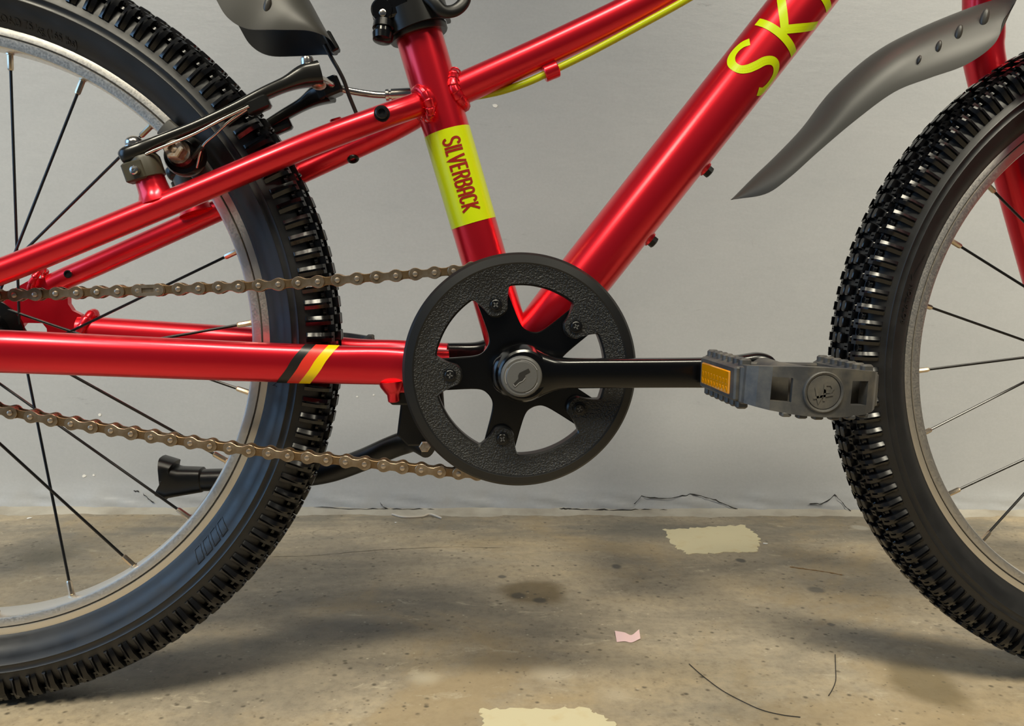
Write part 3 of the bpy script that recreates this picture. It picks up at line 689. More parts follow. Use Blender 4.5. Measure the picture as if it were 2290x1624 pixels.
# seatstays and chainstays, mirrored about the centre plane
SSN = [(316.4, -12.0, 169.6), (305.2, -20.0, 163.1), (282.4, -30.0, 152.2), (233.2, -40.0, 129.9), (156.2, -46.0, 93.6), (74.8, -53.0, 55.9), (48.4, -56.0, 44.2), (34.1, -57.0, 37.2)]
CSN = [(36.9, -58.0, -2.4), (52.6, -57.5, -3.0), (74.2, -56.0, -3.7), (162.5, -47.0, -7.3), (202.0, -41.0, -9.1), (262.0, -33.5, -11.2), (295.2, -32.0, -11.8), (331.7, -28.0, -13.3)]
for s in (-1, 1):
    p = spline([(a, b*(-s), c) for a, b, c in SSN], 8)
    mb = MB(); tube(mb, p, [8.1]*len(p), 28); ss = obj('seatstay', mb, 'red_paint', bike, 40)
    p = spline([(a, b*(-s), c+(3.2 if s > 0 and a < 230 else 0)) for a, b, c in (CSN if s < 0 else CSN[1:])], 8); rad = []
    for i in range(len(p)):
        x = p[i][0]; t = min(1, max(0, (x-30)/250)); squeeze = math.exp(-((x-285)/26.0)**2)
        hgt = 13.6-0.6*t; w = 9.5+0.5*(1-t)-2.6*squeeze; rad.append((w, hgt))
    mb = MB(); tube(mb, p, rad, 32, power=2.3); cs = obj('chainstay', mb, 'red_paint', bike, 40)
    if s == -1: near_cs, near_ss = cs, ss; near_cs_path, near_cs_rad = p, rad
    else: far_ss = ss
    p0 = np.array([SSN[2][0], SSN[2][1]*(-s), SSN[2][2]]); p1 = np.array([SSN[1][0], SSN[1][1]*(-s), SSN[1][2]])
    e_ = np.array([(312.9, -17.0, 166.1)])[0]*V3(1, -s, 1); td = unit(p1-p0)*V3(1, 1, 1); tn = unit(V3(0, 1, 0)-td*td[1]); tb = np.cross(td, tn)
    weld([e_+tn*9.0*math.cos(t)+tb*9.6*math.sin(t)+sd*0 for t in np.linspace(0, 2*math.pi, 13)[:-1]], 3.7)
    # dropout plate with an axle slot
    ol = [(-26, 14), (-6, 25), (10, 35), (22, 42), (40, 41), (46, 35), (46, 23), (49, 18), (55, 15), (57, 4), (55, -13), (40, -18), (31, -18), (30, 4), (27, 8), (14, 8), (9, 2), (4, -14), (-14, -20), (-28, -14)]
    ol = [(min(x, 43.0) if s < 0 else x, z) for x, z in ol]
    mb = MB(); y = 57.0*s; prism(mb, ol, y-3.2, y+3.2); obj('dropout', mb, 'red_paint', bike, 30)
    mb = MB(); lathe(mb, (0, y+3.0*s, 0), (0, s, 0), [(0, 12), (2, 12), (2.1, 9), (9, 9), (9.1, 5), (14, 5)], 6); obj('axle_nut', mb, 'black_steel', bike, 25)
# welds where the stays meet the dropouts
for sgn, cx, cz in ((1, 56.0, 9.0), (-1, 45.0, 5.0)):
    weld([V3(cx+(7*math.sin(t) if sgn > 0 else 0), sgn*57+10.5*math.cos(t), cz-8+15*math.sin(t)) for t in np.linspace(0, 2*math.pi, 13)[:-1]], 3.8)
weld([V3(24+4*math.cos(t), 56+8*math.sin(t), 40+8*math.cos(t)) for t in np.linspace(0, 2*math.pi, 11)[:-1]], 2.8)
# hole with a threaded rim on the far seatstay
mb = MB(); q = V3(*(50.9, 45.0, 45.4)); lathe(mb, q, (0, -1, 0), [(0, 3.0), (1.2, 3.0), (1.3, 2.2), (0.4, 2.1), (0.3, 0.1)], 14); obj('eyelet', mb, 'black_steel', far_ss, 25)
# chainstay bridge and cable stub behind the guard
mb = MB(); lathe(mb, (294.3, -31.0, -22.1), (0.10, 0, -1), [(0, 9.5), (3.5, 8.6), (7.5, 6.0), (9.5, 4.4), (14.0, 4.1), (14.6, 3.4)], 20)
box(mb, (300.7, -30.0, -25.2), (9, 5, 4.5), ch=1.5); obj('kickstand_lug', mb, 'red_paint', bike, 35)
mb = MB(); box(mb, (302.5, -22.0, -34.4), (10, 6, 5), ch=1.5); obj('rubber_stop', mb, 'black_satin', bike, 30)

# -- lettering and decals
def on_tube(p0, d, r, v0=V3(0, -1, 0), off=0.25):
    v0 = unit(v0-(v0@d)*d); w0 = np.cross(d, v0)
    def fn(u, a): return p0+d*u+(v0*math.cos(a/r)+w0*math.sin(a/r))*(r+off)
    return fn
def arc(cx, cy, rx, ry, a0, a1, n=8): return [(cx+rx*math.cos(R(a0+(a1-a0)*k/n)), cy+ry*math.sin(R(a0+(a1-a0)*k/n))) for k in range(n+1)]
GL = {  # strokes in a box one unit tall
 'S': (0.50, [arc(.25, .76, .20, .20, 5, 180, 7)+arc(.25, .74, .20, .22, 190, 255, 3)+[(.25, .50)]+arc(.25, .26, .20, .22, 75, 10, 3)+arc(.25, .24, .20, .20, 0, -175, 7)]),
 'I': (0.12, [[(.06, 0), (.06, 1)]]),
 'L': (0.32, [[(.05, 1), (.05, .05), (.34, .05)]]),
 'V': (0.50, [[(.03, 1), (.25, .03), (.47, 1)]]),
 'E': (0.42, [[(.40, .95), (.05, .95), (.05, .05), (.40, .05)], [(.05, .5), (.35, .5)]]),
 'R': (0.48, [[(.05, 0), (.05, .95), (.28, .95)]+arc(.26, .73, .17, .22, 75, -90, 6)+[(.05, .51)], [(.26, .5), (.43, 0)]]),
 'B': (0.47, [[(.05, .05), (.05, .95), (.26, .95)]+arc(.25, .74, .16, .21, 75, -90, 6)+[(.05, .53)], [(.25, .53)]+arc(.26, .29, .17, .24, 80, -90, 6)+[(.05, .05)]]),
 'A': (0.46, [[(.05, 0), (.05, .72)]+arc(.23, .75, .18, .20, 170, 10, 6)+[(.41, .72), (.41, 0)], [(.05, .40), (.41, .40)]]),
 'C': (0.46, [arc(.23, .76, .18, .19, 0, 180, 7)+[(.05, .25)]+arc(.23, .24, .18, .19, 180, 360, 7)]),
 'K': (0.48, [[(.05, 0), (.05, 1)], [(.45, 1), (.09, .5), (.45, 0)]]),
 'D': (0.55, [[(.05, .05), (.05, .95), (.22, .95)]+arc(.22, .5, .28, .45, 88, -88, 10)+[(.05, .05)]])}
def write(text, h, gap, width, fn, u0, v0, m, parent, name, wide=1.0):
    u = u0
    for ch in text:
        w, st = GL[ch]; mb = MB()
        for s in st: stroke(mb, [(u+x*h*wide, v0+(y-0.5)*h) for x, y in s], width, fn)
        obj(name, mb, m, parent, 0); u += (w*wide)*h+gap
    return u
# lime panel round the seat tube with the maker's name running down it
dn = -sd
def seat_axis(z): return ST0+sd*((z-ST0[2])/sd[2])
P0 = seat_axis(150.6); fn = on_tube(P0, dn, ST_R, off=0.22)
mb = MB(); L = 66.0; nu, nv = 14, 40
v = [fn(L*i/nu, (k/nv-0.5)*2*math.pi*ST_R*0.60) for i in range(nu+1) for k in range(nv+1)]
mb.add(v, [(i*(nv+1)+k, (i+1)*(nv+1)+k, (i+1)*(nv+1)+k+1, i*(nv+1)+k+1) for i in range(nu) for k in range(nv)])
obj('decal_panel', mb, 'lime_decal', seat_tube, 60, 'lime sticker panel')
fn2 = on_tube(P0, dn, ST_R, off=0.45)
def fnv(u, a): return fn2(u, -a)
write('SILVERBACK', 12.4, 1.05, 1.65, fnv, 6.6, 0.4, 'maroon_ink', seat_tube, 'decal_letter', 0.80)
# big model name climbing the down tube
dt_len = lambda q: (np.array(q)-DT0)@dd
fn3 = on_tube(DT0, dd, DT_R, off=0.25)
GL['S'] = (0.62, [[(.05, .16), (.12, .07), (.27, .03), (.44, .07), (.53, .19), (.53, .32), (.44, .43), (.30, .50), (.17, .58), (.09, .69), (.10, .84), (.20, .95), (.33, .98), (.46, .94), (.55, .85)]])
GL['S'] = (0.72, [[(p[0]*1.08, p[1]) for p in spline([np.array(q) for q in GL['S'][1][0]], 4)]])
GL['K'] = (0.74, [[(.05, 0), (.05, 1)], [(.68, 1), (.15, .5), (.68, 0)]])
SKU0 = dt_len((547.1, 0.0, 201.6))-17.0
write('SKID', 41.0, 8.6, 5.8, lambda u, a: fn3(u, -a), SKU0, 0.0, 'lime_decal', down_tube, 'decal_letter', 1.0)
# diagonal stripes round the near chainstay
def on_stay(x, phi, off=0.3):
    i = min(range(len(near_cs_path)-1), key=lambda k: abs((near_cs_path[k][0]+near_cs_path[k+1][0])/2-x))
    a, b = np.array(near_cs_path[i]), np.array(near_cs_path[i+1]); t = (x-a[0])/(b[0]-a[0]); p = a+(b-a)*t
    w = near_cs_rad[i][0]*(1-t)+near_cs_rad[i+1][0]*t; h = near_cs_rad[i][1]*(1-t)+near_cs_rad[i+1][1]*t
    c, s = math.cos(phi), math.sin(phi); c_ = math.copysign(abs(c)**(2/2.3), c); s_ = math.copysign(abs(s)**(2/2.3), s)
    return V3(p[0], p[1]-(w+off)*c_, p[2]+(h+off)*s_)
def stripe(xa_bot, xb_bot, xa_top, xb_top, m):
    mb = MB(); v = []; n = 20
    for k in range(n+1):
        ph = R(-84+168*k/n); s = math.sin(ph)*0.5+0.5
        for t in (0, .33, .67, 1): v.append(on_stay((xa_bot*(1-t)+xb_bot*t)*(1-s)+(xa_top*(1-t)+xb_top*t)*s, ph))
    mb.add(v, [(k*4+j, (k+1)*4+j, (k+1)*4+j+1, k*4+j+1) for k in range(n) for j in range(3)])
    obj('decal_stripe', mb, m, near_cs, 60)
stripe((218.6, -44.0, -21.6)[0], (225.2, -44.0, -21.6)[0], (237.4, -44.0, 1.5)[0], (244.1, -44.0, 1.6)[0], 'black_decal'); stripe((225.2, -44.0, -21.6)[0], (232.9, -44.0, -21.5)[0], (244.1, -44.0, 1.6)[0], (252.4, -44.0, 1.7)[0], 'red_decal'); stripe((232.9, -44.0, -21.5)[0], (240.2, -44.0, -21.4)[0], (252.4, -44.0, 1.7)[0], (259.5, -44.0, 1.8)[0], 'yellow_decal')

# -- small bolts and cable guides on the frame
def socket_bolt(p, d, r, parent, name='bolt', m='black_steel', h=4.0):
    mb = MB(); lathe(mb, p, d, [(-2, r*1.25), (0.6, r*1.25), (0.7, r), (h-0.6, r), (h, r*0.85), (h, r*0.55), (h-1.6, r*0.5), (h-1.7, 0.1)], 18); return obj(name, mb, m, parent, 25)
socket_bolt(V3(*(286.8, -30.0, 154.7))+V3(0, -7.5, 0), (0.05, -1, 0.05), 4.2, near_ss)
socket_bolt(V3(*(259.5, 35.0, 140.4))+V3(0, 0, -2), (0.25, -0.5, -0.85), 4.4, far_ss, h=6)
socket_bolt(V3(*(249.0, 28.0, 160.1)), (-0.3, -0.2, 0.95), 4.4, far_ss, m='red_paint', h=2.5)
for q in ((513.5, 0.0, 133.1), (475.1, 0.0, 81.5)):
    a = DT0+dd*((np.array(q)-DT0)@dd); n = unit(np.cross(dd, V3(0, -1, 0))); n = n if n[2] < 0 else -n
    mb = MB(); lathe(mb, a+n*(DT_R-1), n, [(0, 6), (2.2, 5.4), (2.4, 4.2)], 16, 0); obj('bottle_boss', mb, 'red_paint', down_tube, 25)
    mb = MB(); lathe(mb, a+n*(DT_R+1.2), n, [(0, 4.2), (3.6, 4.2), (4.2, 3.4), (4.2, 2.0), (2.4, 1.8)], 12, 0); obj('bottle_bolt', mb, 'black_steel', down_tube, 25)
g = V3(*(401.4, -3.0, 194.3)); gd = unit(V3(*(422.6, -3.0, 204.9))-V3(*(382.0, -3.0, 186.8)))
mb = MB(); lathe(mb, g-gd*5.2, gd, [(0, 3.2), (0, 5.3), (0.6, 5.7), (9.8, 5.7), (10.4, 5.3), (10.4, 3.2)], 20); box(mb, g+V3(-2.4, 0, 6.0), (4.6, 3.0, 2.6), gd, (0, 1, 0)); obj('cable_guide', mb, 'red_paint', top_tube, 30)
mb = MB(); tube(mb, spline([(332.4, 14.0, 176.2), (348.1, 8.0, 177.4), (366.8, 2.0, 180.6), (385.3, -2.0, 186.6), (401.4, -3.0, 194.3), (428.7, -4.0, 208.3), (462.5, -6.0, 227.1), (497.7, -8.0, 247.4), (545.1, -10.0, 277.2)], 8), 2.55, 14); obj('brake_cable_housing', mb, 'cable_lime', bike, 40)

# -- seat clamp, seatpost
CL = seat_axis(217.0)
mb = MB(); lathe(mb, CL-sd*3, sd, [(0, 16.4), (0, 19.8), (1.2, 20.6), (5, 20.6), (6, 19.4), (7, 19.4), (8, 20.4), (22, 20.4), (23, 19.4), (23, 13)], 44); clamp = obj('seat_clamp', mb, 'black_satin', bike, 35, 'black quick release seat clamp')
mb = MB(); tube(mb, [CL, CL+sd*180], 13.6, 32); obj('seatpost', mb, 'black_satin', bike, 40)
# lever wrapping the front of the collar and ending in an open loop to the right
side = unit(np.cross(sd, V3(0, -1, 0))); side = side if side[0] > 0 else -side
mb = MB(); v = []
for k in range(25):
    a = R(-100+200*k/24)*1.0; rr = 21.5
    q = CL+sd*(7.5+1.5*math.sin(a))+side*math.sin(a)*rr+V3(0, -1, 0)*math.cos(a)*rr
    e = side*math.sin(a)+V3(0, -1, 0)*math.cos(a); hh = 7.2
    v += [q-sd*hh, q+sd*hh, q+sd*hh+e*2.6, q-sd*hh+e*2.6]
mb.add(v, [(i*4+j, i*4+(j+1) % 4, (i+1)*4+(j+1) % 4, (i+1)*4+j) for i in range(24) for j in range(4)]+[(0, 1, 2, 3), (99, 98, 97, 96)])
obj('clamp_lever', mb, 'black_satin', clamp, 35)
loop = [(313.4, -22.0, 238.0), (320.0, -24.0, 230.3), (325.4, -24.0, 225.4), (331.9, -22.0, 226.0), (337.3, -20.0, 230.0), (340.2, -18.0, 236.0), (338.9, -18.0, 242.9), (331.1, -20.0, 247.6), (320.7, -22.0, 245.5)]
mb = MB(); lp = spline(loop, 6, True); tube(mb, lp, [(2.2, 4.2)]*len(lp), 12, (0, 1, 0), True); obj('lever_loop', mb, 'black_satin', clamp, 40)
ear = V3(*(284.8, -8.0, 227.2))
mb = MB(); lathe(mb, ear+V3(0, -14, 0)-sd*2, (0, 1, 0), [(0, 6.5), (1.2, 7.6), (8, 7.6), (8.2, 5.6), (12, 5.6), (12.2, 7.6), (19, 7.6), (20, 6.5)], 24)
box(mb, ear+V3(9, -4, 1), (9, 9.5, 6.5), side, (0, 1, 0), 1.5); obj('clamp_ear', mb, 'black_gloss', clamp, 30)
mb = MB(); lathe(mb, V3(*(285.8, -22.0, 222.7)), (0, -1, 0), [(0, 2.4), (0.8, 2.4), (1.2, 1.6)], 14); obj('clamp_pin', mb, 'bright_steel', clamp, 30)
mb = MB(); lathe(mb, V3(*(285.9, -18.0, 211.5)), (0.05, 0.25, 1), [(-7, 4.5), (-6, 6.6), (-1.5, 7.2), (-1, 6.2), (1.5, 6.2), (2, 7.4), (7, 7.0), (8, 5.0)], 22); obj('clamp_nut', mb, 'black_gloss', clamp, 30)

# -- cranks, chainring, guard
ANG = [112.0, 40.0, -32.0, -104.0, -176.0]
def arm_off(t): return min(abs((t-a+180) % 360-180) for a in ANG)
CR = V3(380.3, 0, -11.6)
# steel spider
ol = []
for k in range(360):
    al = R(max(arm_off(k), 0.01)); s = 10.7/max(math.sin(al), 1e-3); r = (26.5**7+min(s, 200)**7)**(1/7); ol.append((min(r, 61.0), k))
mb = MB(); prism(mb, [(r*math.cos(R(k)), r*math.sin(R(k))) for r, k in ol], -48.5, -45.0, (CR, V3(1, 0, 0), V3(0, 0, 1), V3(0, 1, 0)), inset=0.7); spider = obj('crank_spider', mb, 'black_gloss', bike, 30, 'black five arm crank spider')
# toothed ring
NT = 36; ol = []
for k in range(NT*6):
    a = 2*math.pi*k/(NT*6); ph = (k % 6)/6; rt = 72.9+(3.2 if ph in (0.0,) else 1.4 if k % 6 in (1, 5) else -2.6); ol.append((rt*math.cos(a), rt*math.sin(a)))
mb = MB(); n = len(ol); inn = [(57*math.cos(2*math.pi*k/n), 57*math.sin(2*math.pi*k/n)) for k in range(n)]
v = [CR+V3(x, -45.2, z) for x, z in ol]+[CR+V3(x, -42.6, z) for x, z in ol]+[CR+V3(x, -45.2, z) for x, z in inn]+[CR+V3(x, -42.6, z) for x, z in inn]
f = []
for k in range(n):
    l = (k+1) % n; f += [(k, l, n+l, n+k), (2*n+k, 3*n+k, 3*n+l, 2*n+l), (k, 2*n+k, 2*n+l, l), (n+k, n+l, 3*n+l, 3*n+k)]
mb.add(v, f); obj('chainring', mb, 'black_steel', bike, 25)
# plastic guard: rim band, textured face, five lobes with screws
mb = MB(); n = 360; rows = [[], [], [], [], [], [], []]
for k in range(n):
    al = arm_off(k); 
    if al < 9.6: rin = 47.0*math.cos(R(al))-math.sqrt(max(8.4**2-(47*math.sin(R(al)))**2, 0))
    else:
        t = min(1, (al-9.6)/4.2); rin = 46.4+(56.6-46.4)*(t*t*(3-2*t))**0.7
    rad = [(rin, -45.5), (rin, -53.0), (rin+1.2, -54.2), (max(70.5, rin+2), -54.4), (71.6, -54.9), (76.6, -53.4), (78.2, -51.4), (78.2, -47.0), (74, -45.6)]
    if len(rows) < len(rad): rows = [[] for _ in rad]
    for j, (r, y) in enumerate(rad): rows[j].append(CR+V3(r*math.cos(R(k)), y, r*math.sin(R(k))))
m = len(rows); v = [p for row in rows for p in row]; f = []; mi = []
for j in range(m):
    j2 = (j+1) % m
    for k in range(n): l = (k+1) % n; f.append((j*n+k, j*n+l, j2*n+l, j2*n+k)); mi.append(0 if j == 2 else 1)
mb.v = v; mb.f = f; mb.mi = mi
guard = obj('chain_guard', mb, ['guard_plastic', 'guard_edge'], bike, 30, 'round black textured plastic chain guard')
for a in ANG:
    q = CR+V3(47*math.cos(R(a)), -54.3, 47*math.sin(R(a)))
    mb = MB(); lathe(mb, q, (0, -1, 0), [(0, 4.3), (0.9, 4.3), (1.0, 3.6), (0.2, 3.5)], 20, cap=False)
    lathe(mb, q+V3(0, 0.3, 0), (0, -1, 0), [(0, 3.4), (1.4, 3.4), (1.7, 2.9)], 20)
    b = R(a+random.uniform(-25, 25)); 
    for bb in (b, b+math.pi/2): box(mb, q+V3(0, -1.45, 0), (1.9, 0.42, 0.28), (math.cos(bb), 0, math.sin(bb)), (-math.sin(bb), 0, math.cos(bb)), mi=1)
    obj('guard_screw', mb, ['black_steel', 'dust_cap_grey'], guard, 25)
def crank_arm(s, ang, length):
    """s=-1 near side, +1 far side; arm from the spindle to the pedal eye"""
    a = R(ang); A = V3(math.cos(a), 0, math.sin(a)); Bz = V3(-math.sin(a), 0, math.cos(a)); C0 = V3(380, 0, -11.8); mb = MB()
    secs = [(-17.0, 3, 3, 61), (-15.6, 9, 8, 62), (-11, 13.5, 10, 64), (0, 17.0, 11, 66), (9, 16.2, 11, 66), (17, 12.8, 10, 67), (26, 10.2, 8.5, 68), (45, 9.7, 7.0, 70), (90, 9.6, 6.8, 74), (125, 10.0, 6.8, 77), (length-12, 11.5, 7.2, 79), (length, 13.0, 7.4, 79.5), (length+8, 10.5, 7.2, 79.5), (length+12.5, 4, 6, 79.5)]
    path = spline([C0+A*t+V3(0, s*y, 0) for t, b, w, y in secs], 4); rad = spline([np.array([w, b]) for t, b, w, y in secs], 4)
    tube(mb, path, [tuple(r) for r in rad], 32, (0, 1, 0), power=3.4)
    return obj('crank_arm', mb, 'black_gloss', bike, 45, 'glossy black crank arm'), C0+A*length
near_crank, EYE = crank_arm(-1, 1.6, 152.0)
far_crank, EYE2 = crank_arm(1, 181.6, 152.0)
mb = MB(); lathe(mb, (0, 0, 0), (0, 1, 0), [(-44, 8), (44, 8)], 16); mb.v = [(p[0]+380, p[1], p[2]-11.8) for p in mb.v]; obj('crank_spindle', mb, 'black_steel', bike, 30)
# boss ring and dust cap
mb = MB(); lathe(mb, (380.2, -66, -11.8), (0, -1, 0), [(0, 19), (6, 17.8), (9.5, 16.4), (10.5, 15.0), (10.5, 12)], 40); obj('crank_boss', mb, 'black_gloss', near_crank, 30)
cap = V3(378.6, -77.0, -12.4)
mb = MB(); lathe(mb, cap, (0, -1, 0), [(-3, 13.2), (1.2, 13.2), (2.4, 12.6), (2.9, 11.6), (2.7, 10.2), (3.3, 9.6), (3.5, 0.1)], 44, cap=False); dust = obj('dust_cap', mb, 'dust_cap_grey', near_crank, 25, 'grey plastic crank dust cap')
kh = [(-5.4, -4.6), (-4.2, -6.2), (-1.6, -3.6), (0.6, -2.6), (2.2, -0.4), (2.0, 1.4), (5.2, 3.4), (4.0, 5.4), (0.4, 3.6), (-1.6, 2.6), (-2.4, 0.8), (-2.2, -1.2)]
mb = MB(); prism(mb, kh, -0.2, -0.05, (cap+V3(0, -3.5, 0), V3(1, 0, 0), V3(0, 0, 1), V3(0, 1, 0))); obj('key_slot', mb, 'crack_dark', dust, 0)
mb = MB()
for a, b in zip(kh[0:4], kh[1:5]): stroke(mb, [a, b], 0.5, lambda u, w: cap+V3(u, -3.75, w))
for a0, a1 in ((150, 205), (25, 95), (-75, -20)):
    stroke(mb, arc(0, 0, 10.6, 10.6, a0, a1, 10), 0.55, lambda u, w: cap+V3(u, -3.1, w))
obj('scuff', mb, 'scuffed_edge', dust, 0)

# -- pedals
def pedal(c, s, near):
    """c: eye of the crank (x, z); built outward along s*Y"""
    cx, cz = c[0], c[2]; y0 = 88.0; mbx = lambda x, y, z: (cx+x, s*y, cz+z)
    tiltm = R(-2.0)
    def T(x, y, z): return V3(cx+x*math.cos(tiltm)-z*math.sin(tiltm), s*y, cz+x*math.sin(tiltm)+z*math.cos(tiltm))
    def fr(y): return (T(0, y, 0), T(1, y, 0)-T(0, y, 0), T(0, y, 1)-T(0, y, 0), V3(0, s, 0))
    # outer plate, bowed, with two square windows: swept outline split into columns
    mb = MB()
    plan = [(-39, 150.0), (-37.5, 158), (-33, 164), (-27, 168.5), (-16.5, 171.5), (-9.5, 173), (0, 173.6), (9.5, 173), (16.5, 171.5), (27, 168.5), (33, 164), (37.5, 158), (39, 150)]
    def htop(x): return 13.2-0.0016*x*x
    def hbot(x): return -13.6+0.0026*x*x
    th = 5.5
    def col(i, z0, z1):
        (xa, ya), (xb, yb) = plan[i], plan[i+1]
        za0, za1 = (hbot(xa) if z0 is None else z0), (htop(xa) if z1 is None else z1); zb0, zb1 = (hbot(xb) if z0 is None else z0), (htop(xb) if z1 is None else z1)
        dy = th
        v = [T(xa, ya, za0), T(xb, yb, zb0), T(xb, yb, zb1), T(xa, ya, za1), T(xa*0.93, ya-dy, za0), T(xb*0.93, yb-dy, zb0), T(xb*0.93, yb-dy, zb1), T(xa*0.93, ya-dy, za1)]
        mb.add(v, [(0, 1, 2, 3), (7, 6, 5, 4), (0, 4, 5, 1), (3, 2, 6, 7), (1, 5, 6, 2), (0, 3, 7, 4)])
    for i in range(12):
        if i in (3, 8): col(i, None, -6.6); col(i, 6.6, None)
        else: col(i, None, None)
    # end bars with a row of studs on both faces
    for e in (-1, 1):
        box(mb, T(e*35.5, 122, 0), (3.6, 34, 11.0), V3(1, 0, 0), (0, 1, 0), 1.6)
        for k in range(7):
            yy = 94+k*9.2
            for zz in (1, -1): box(mb, T(e*35.5, yy, zz*11.6), (3.2, 2.4, 2.6), V3(1, 0, 0), (0, 1, 0), 1.0)
    # centre barrel, inner plate and ribs
    lathe(mb, T(0, y0, 0), (0, s, 0), [(0, 8), (1, 10.5), (20, 10.0), (60, 11.5), (84, 13.0)], 28)
    box(mb, T(0, 93, 0), (34, 3.0, 8.0), V3(1, 0, 0), (0, 1, 0), 1.2)
    for yy in (112, 140): box(mb, T(0, yy, 0), (34, 2.2, 7.5), V3(1, 0, 0), (0, 1, 0), 0.8)
    for x in (-18, -9, 0, 9, 18, 27): box(mb, T(x, 168.5 if abs(x) < 20 else 165, hbot(x)-0.6), (2.6, 2.6, 1.3), V3(1, 0, 0), (0, 1, 0), 0.6)
    for x in (-21.5, 21.5): box(mb, T(x, 158, 0), (8, 1.2, 9), V3(1, 0, 0), (0, 1, 0))
    body = obj('pedal', mb, 'pedal_plastic', bike, 30, 'scuffed black plastic platform pedal')
    for e in (-1, 1):
        rb = MB(); box(rb, T(e*39.2, 122, 0), (2.6, 31, 9.6), V3(1, 0, 0), (0, 1, 0), 1.0); hs = obj('reflector_housing', rb, 'pedal_plastic', body, 30)
        rb = MB(); box(rb, T(e*41.6, 121, -0.3), (1.1, 25, 6.6), V3(1, 0, 0), (0, 1, 0), 0.6)
        obj('reflector', rb, 'reflector_amber', body, 30, 'amber pedal reflector')
        rb = MB()
        for r_ in range(9):
            for q_ in range(3): ball(rb, T(e*42.6, 99+r_*5.4, -4.6+q_*4.4), (0.35, 2.2, 1.8), V3(1, 0, 0), (0, 1, 0), 6, 4)
        obj('reflector_prism', rb, 'reflector_amber', body, 20)
    # round end cap with a raised ring and monogram
    rb = MB(); lathe(rb, T(0, 171.5, 0), (0, s, 0), [(0, 11.4), (2.4, 11.2), (2.8, 10.6), (2.4, 9.6), (1.6, 9.4), (2.3, 9.0), (2.5, 0.1)], 40, cap=False); capo = obj('end_cap', rb, 'pedal_plastic', body, 25)
    rb = MB(); mp = lambda u, w: T(-u*s*1.35 if s > 0 else u*1.35, 174.3, w*1.35)
    for st in ([(-3.6, 2.2), (-2.0, -3.8), (0.2, 1.2)], [(0.2, -3.4), (0.2, 3.2), (2.6, 3.2), (3.6, 1.8), (2.6, 0.2), (0.2, 0.2)], [(-4.2, -2.4), (3.8, -0.6)]): stroke(rb, st, 0.95, mp)
    obj('monogram', rb, 'pedal_plastic', body, 0)
    rb = MB(); lathe(rb, T(0, 76, 0), (0, s, 0), [(0, 7), (4, 7), (4.2, 8.6), (9, 8.6), (9.2, 6), (14, 6)], 18); obj('pedal_spindle', rb, 'black_steel', body, 30)
    return body
pedal(EYE, -1, True); pedal(EYE2, 1, False)

# -- chain and sprocket
CY = -43.9
SP_R = 28.6; CHR = 72.9
top = [np.array(q) for q in ((2.0, 28.6), (47.1, 31.4), (94.9, 34.1), (209.2, 41.2), (323.5, 52.2), (338.1, 54.1), (372.5, 60.9))]
bot = [np.array(q) for q in ((376.0, -84.4), (335.0, -82.3), (310.4, -79.7), (208.3, -68.6), (132.2, -57.6), (45.8, -42.2), (-5.0, -28.2))]
path = [np.array((p[0], p[1])) for p in spline(top, 40)]
path += [np.array((380.3+CHR*math.cos(R(a)), -11.6+CHR*math.sin(R(a)))) for a in np.linspace(93, -89, 160)]
path += [np.array((p[0], p[1])) for p in spline(bot, 40)]
path += [np.array((SP_R*math.cos(R(a)), SP_R*math.sin(R(a)))) for a in np.linspace(-103, -268, 120)]
S = [0.0]
for a, b in zip(path, path[1:]): S.append(S[-1]+float(np.linalg.norm(b-a)))
TOT = S[-1]+float(np.linalg.norm(path[0]-path[-1])); NL = int(round(TOT/12.7/2))*2; step = TOT/NL
def at_s(s):
    s = s % TOT; i = int(np.searchsorted(S, s))-1; i = max(0, min(i, len(path)-2)); t = (s-S[i])/max(S[i+1]-S[i], 1e-6); t = min(t, 1.0); return path[i]*(1-t)+path[i+1]*t
i0 = min(range(400), key=lambda k: abs(path[k][0]-209.2)); s0 = S[i0]
pins = [at_s(s0+step*k) for k in range(NL)]
def plate(rad, waist, n=9):
    """figure of eight outline between pins at 0 and 12.7"""
    o = []
    o += [(12.7+rad*math.cos(R(a)), rad*math.sin(R(a))) for a in np.linspace(-118, 118, 13)]
    o += [(8.2, waist*1.02), (6.35, waist), (4.5, waist*1.02)]
    o += [(rad*math.cos(R(a)), rad*math.sin(R(a))) for a in np.linspace(62, 298, 13)]
    o += [(4.5, -waist*1.02), (6.35, -waist), (8.2, -waist*1.02)]
    return o
mo = MB(); fr = (V3(0, 0, 0), V3(1, 0, 0), V3(0, 0, 1), V3(0, 1, 0))
for y0, y1 in ((-4.3, -3.2), (4.3, 3.2)): prism(mo, plate(4.25, 2.5), y0, y1, fr, inset=0.25)
for x in (0, 12.7): lathe(mo, (x, -4.9, 0), (0, 1, 0), [(-0.35, 0.9), (-0.1, 1.6), (0.2, 1.75), (9.6, 1.75), (9.9, 1.6), (10.1, 0.9)], 12, 1)
mi_ = MB()
for y0, y1 in ((-3.1, -2.1), (3.1, 2.1)): prism(mi_, plate(4.05, 2.65), y0, y1, fr, inset=0.25)
for x in (0, 12.7): lathe(mi_, (x, -2.0, 0), (0, 1, 0), [(0, 3.85), (4.0, 3.85)], 14, 1)
ME_O = mesh_of('outer_link', mo, ['chain_steel', 'chain_pin'], 30, False); ME_I = mesh_of('inner_link', mi_, ['chain_inner', 'chain_inner'], 30, False)
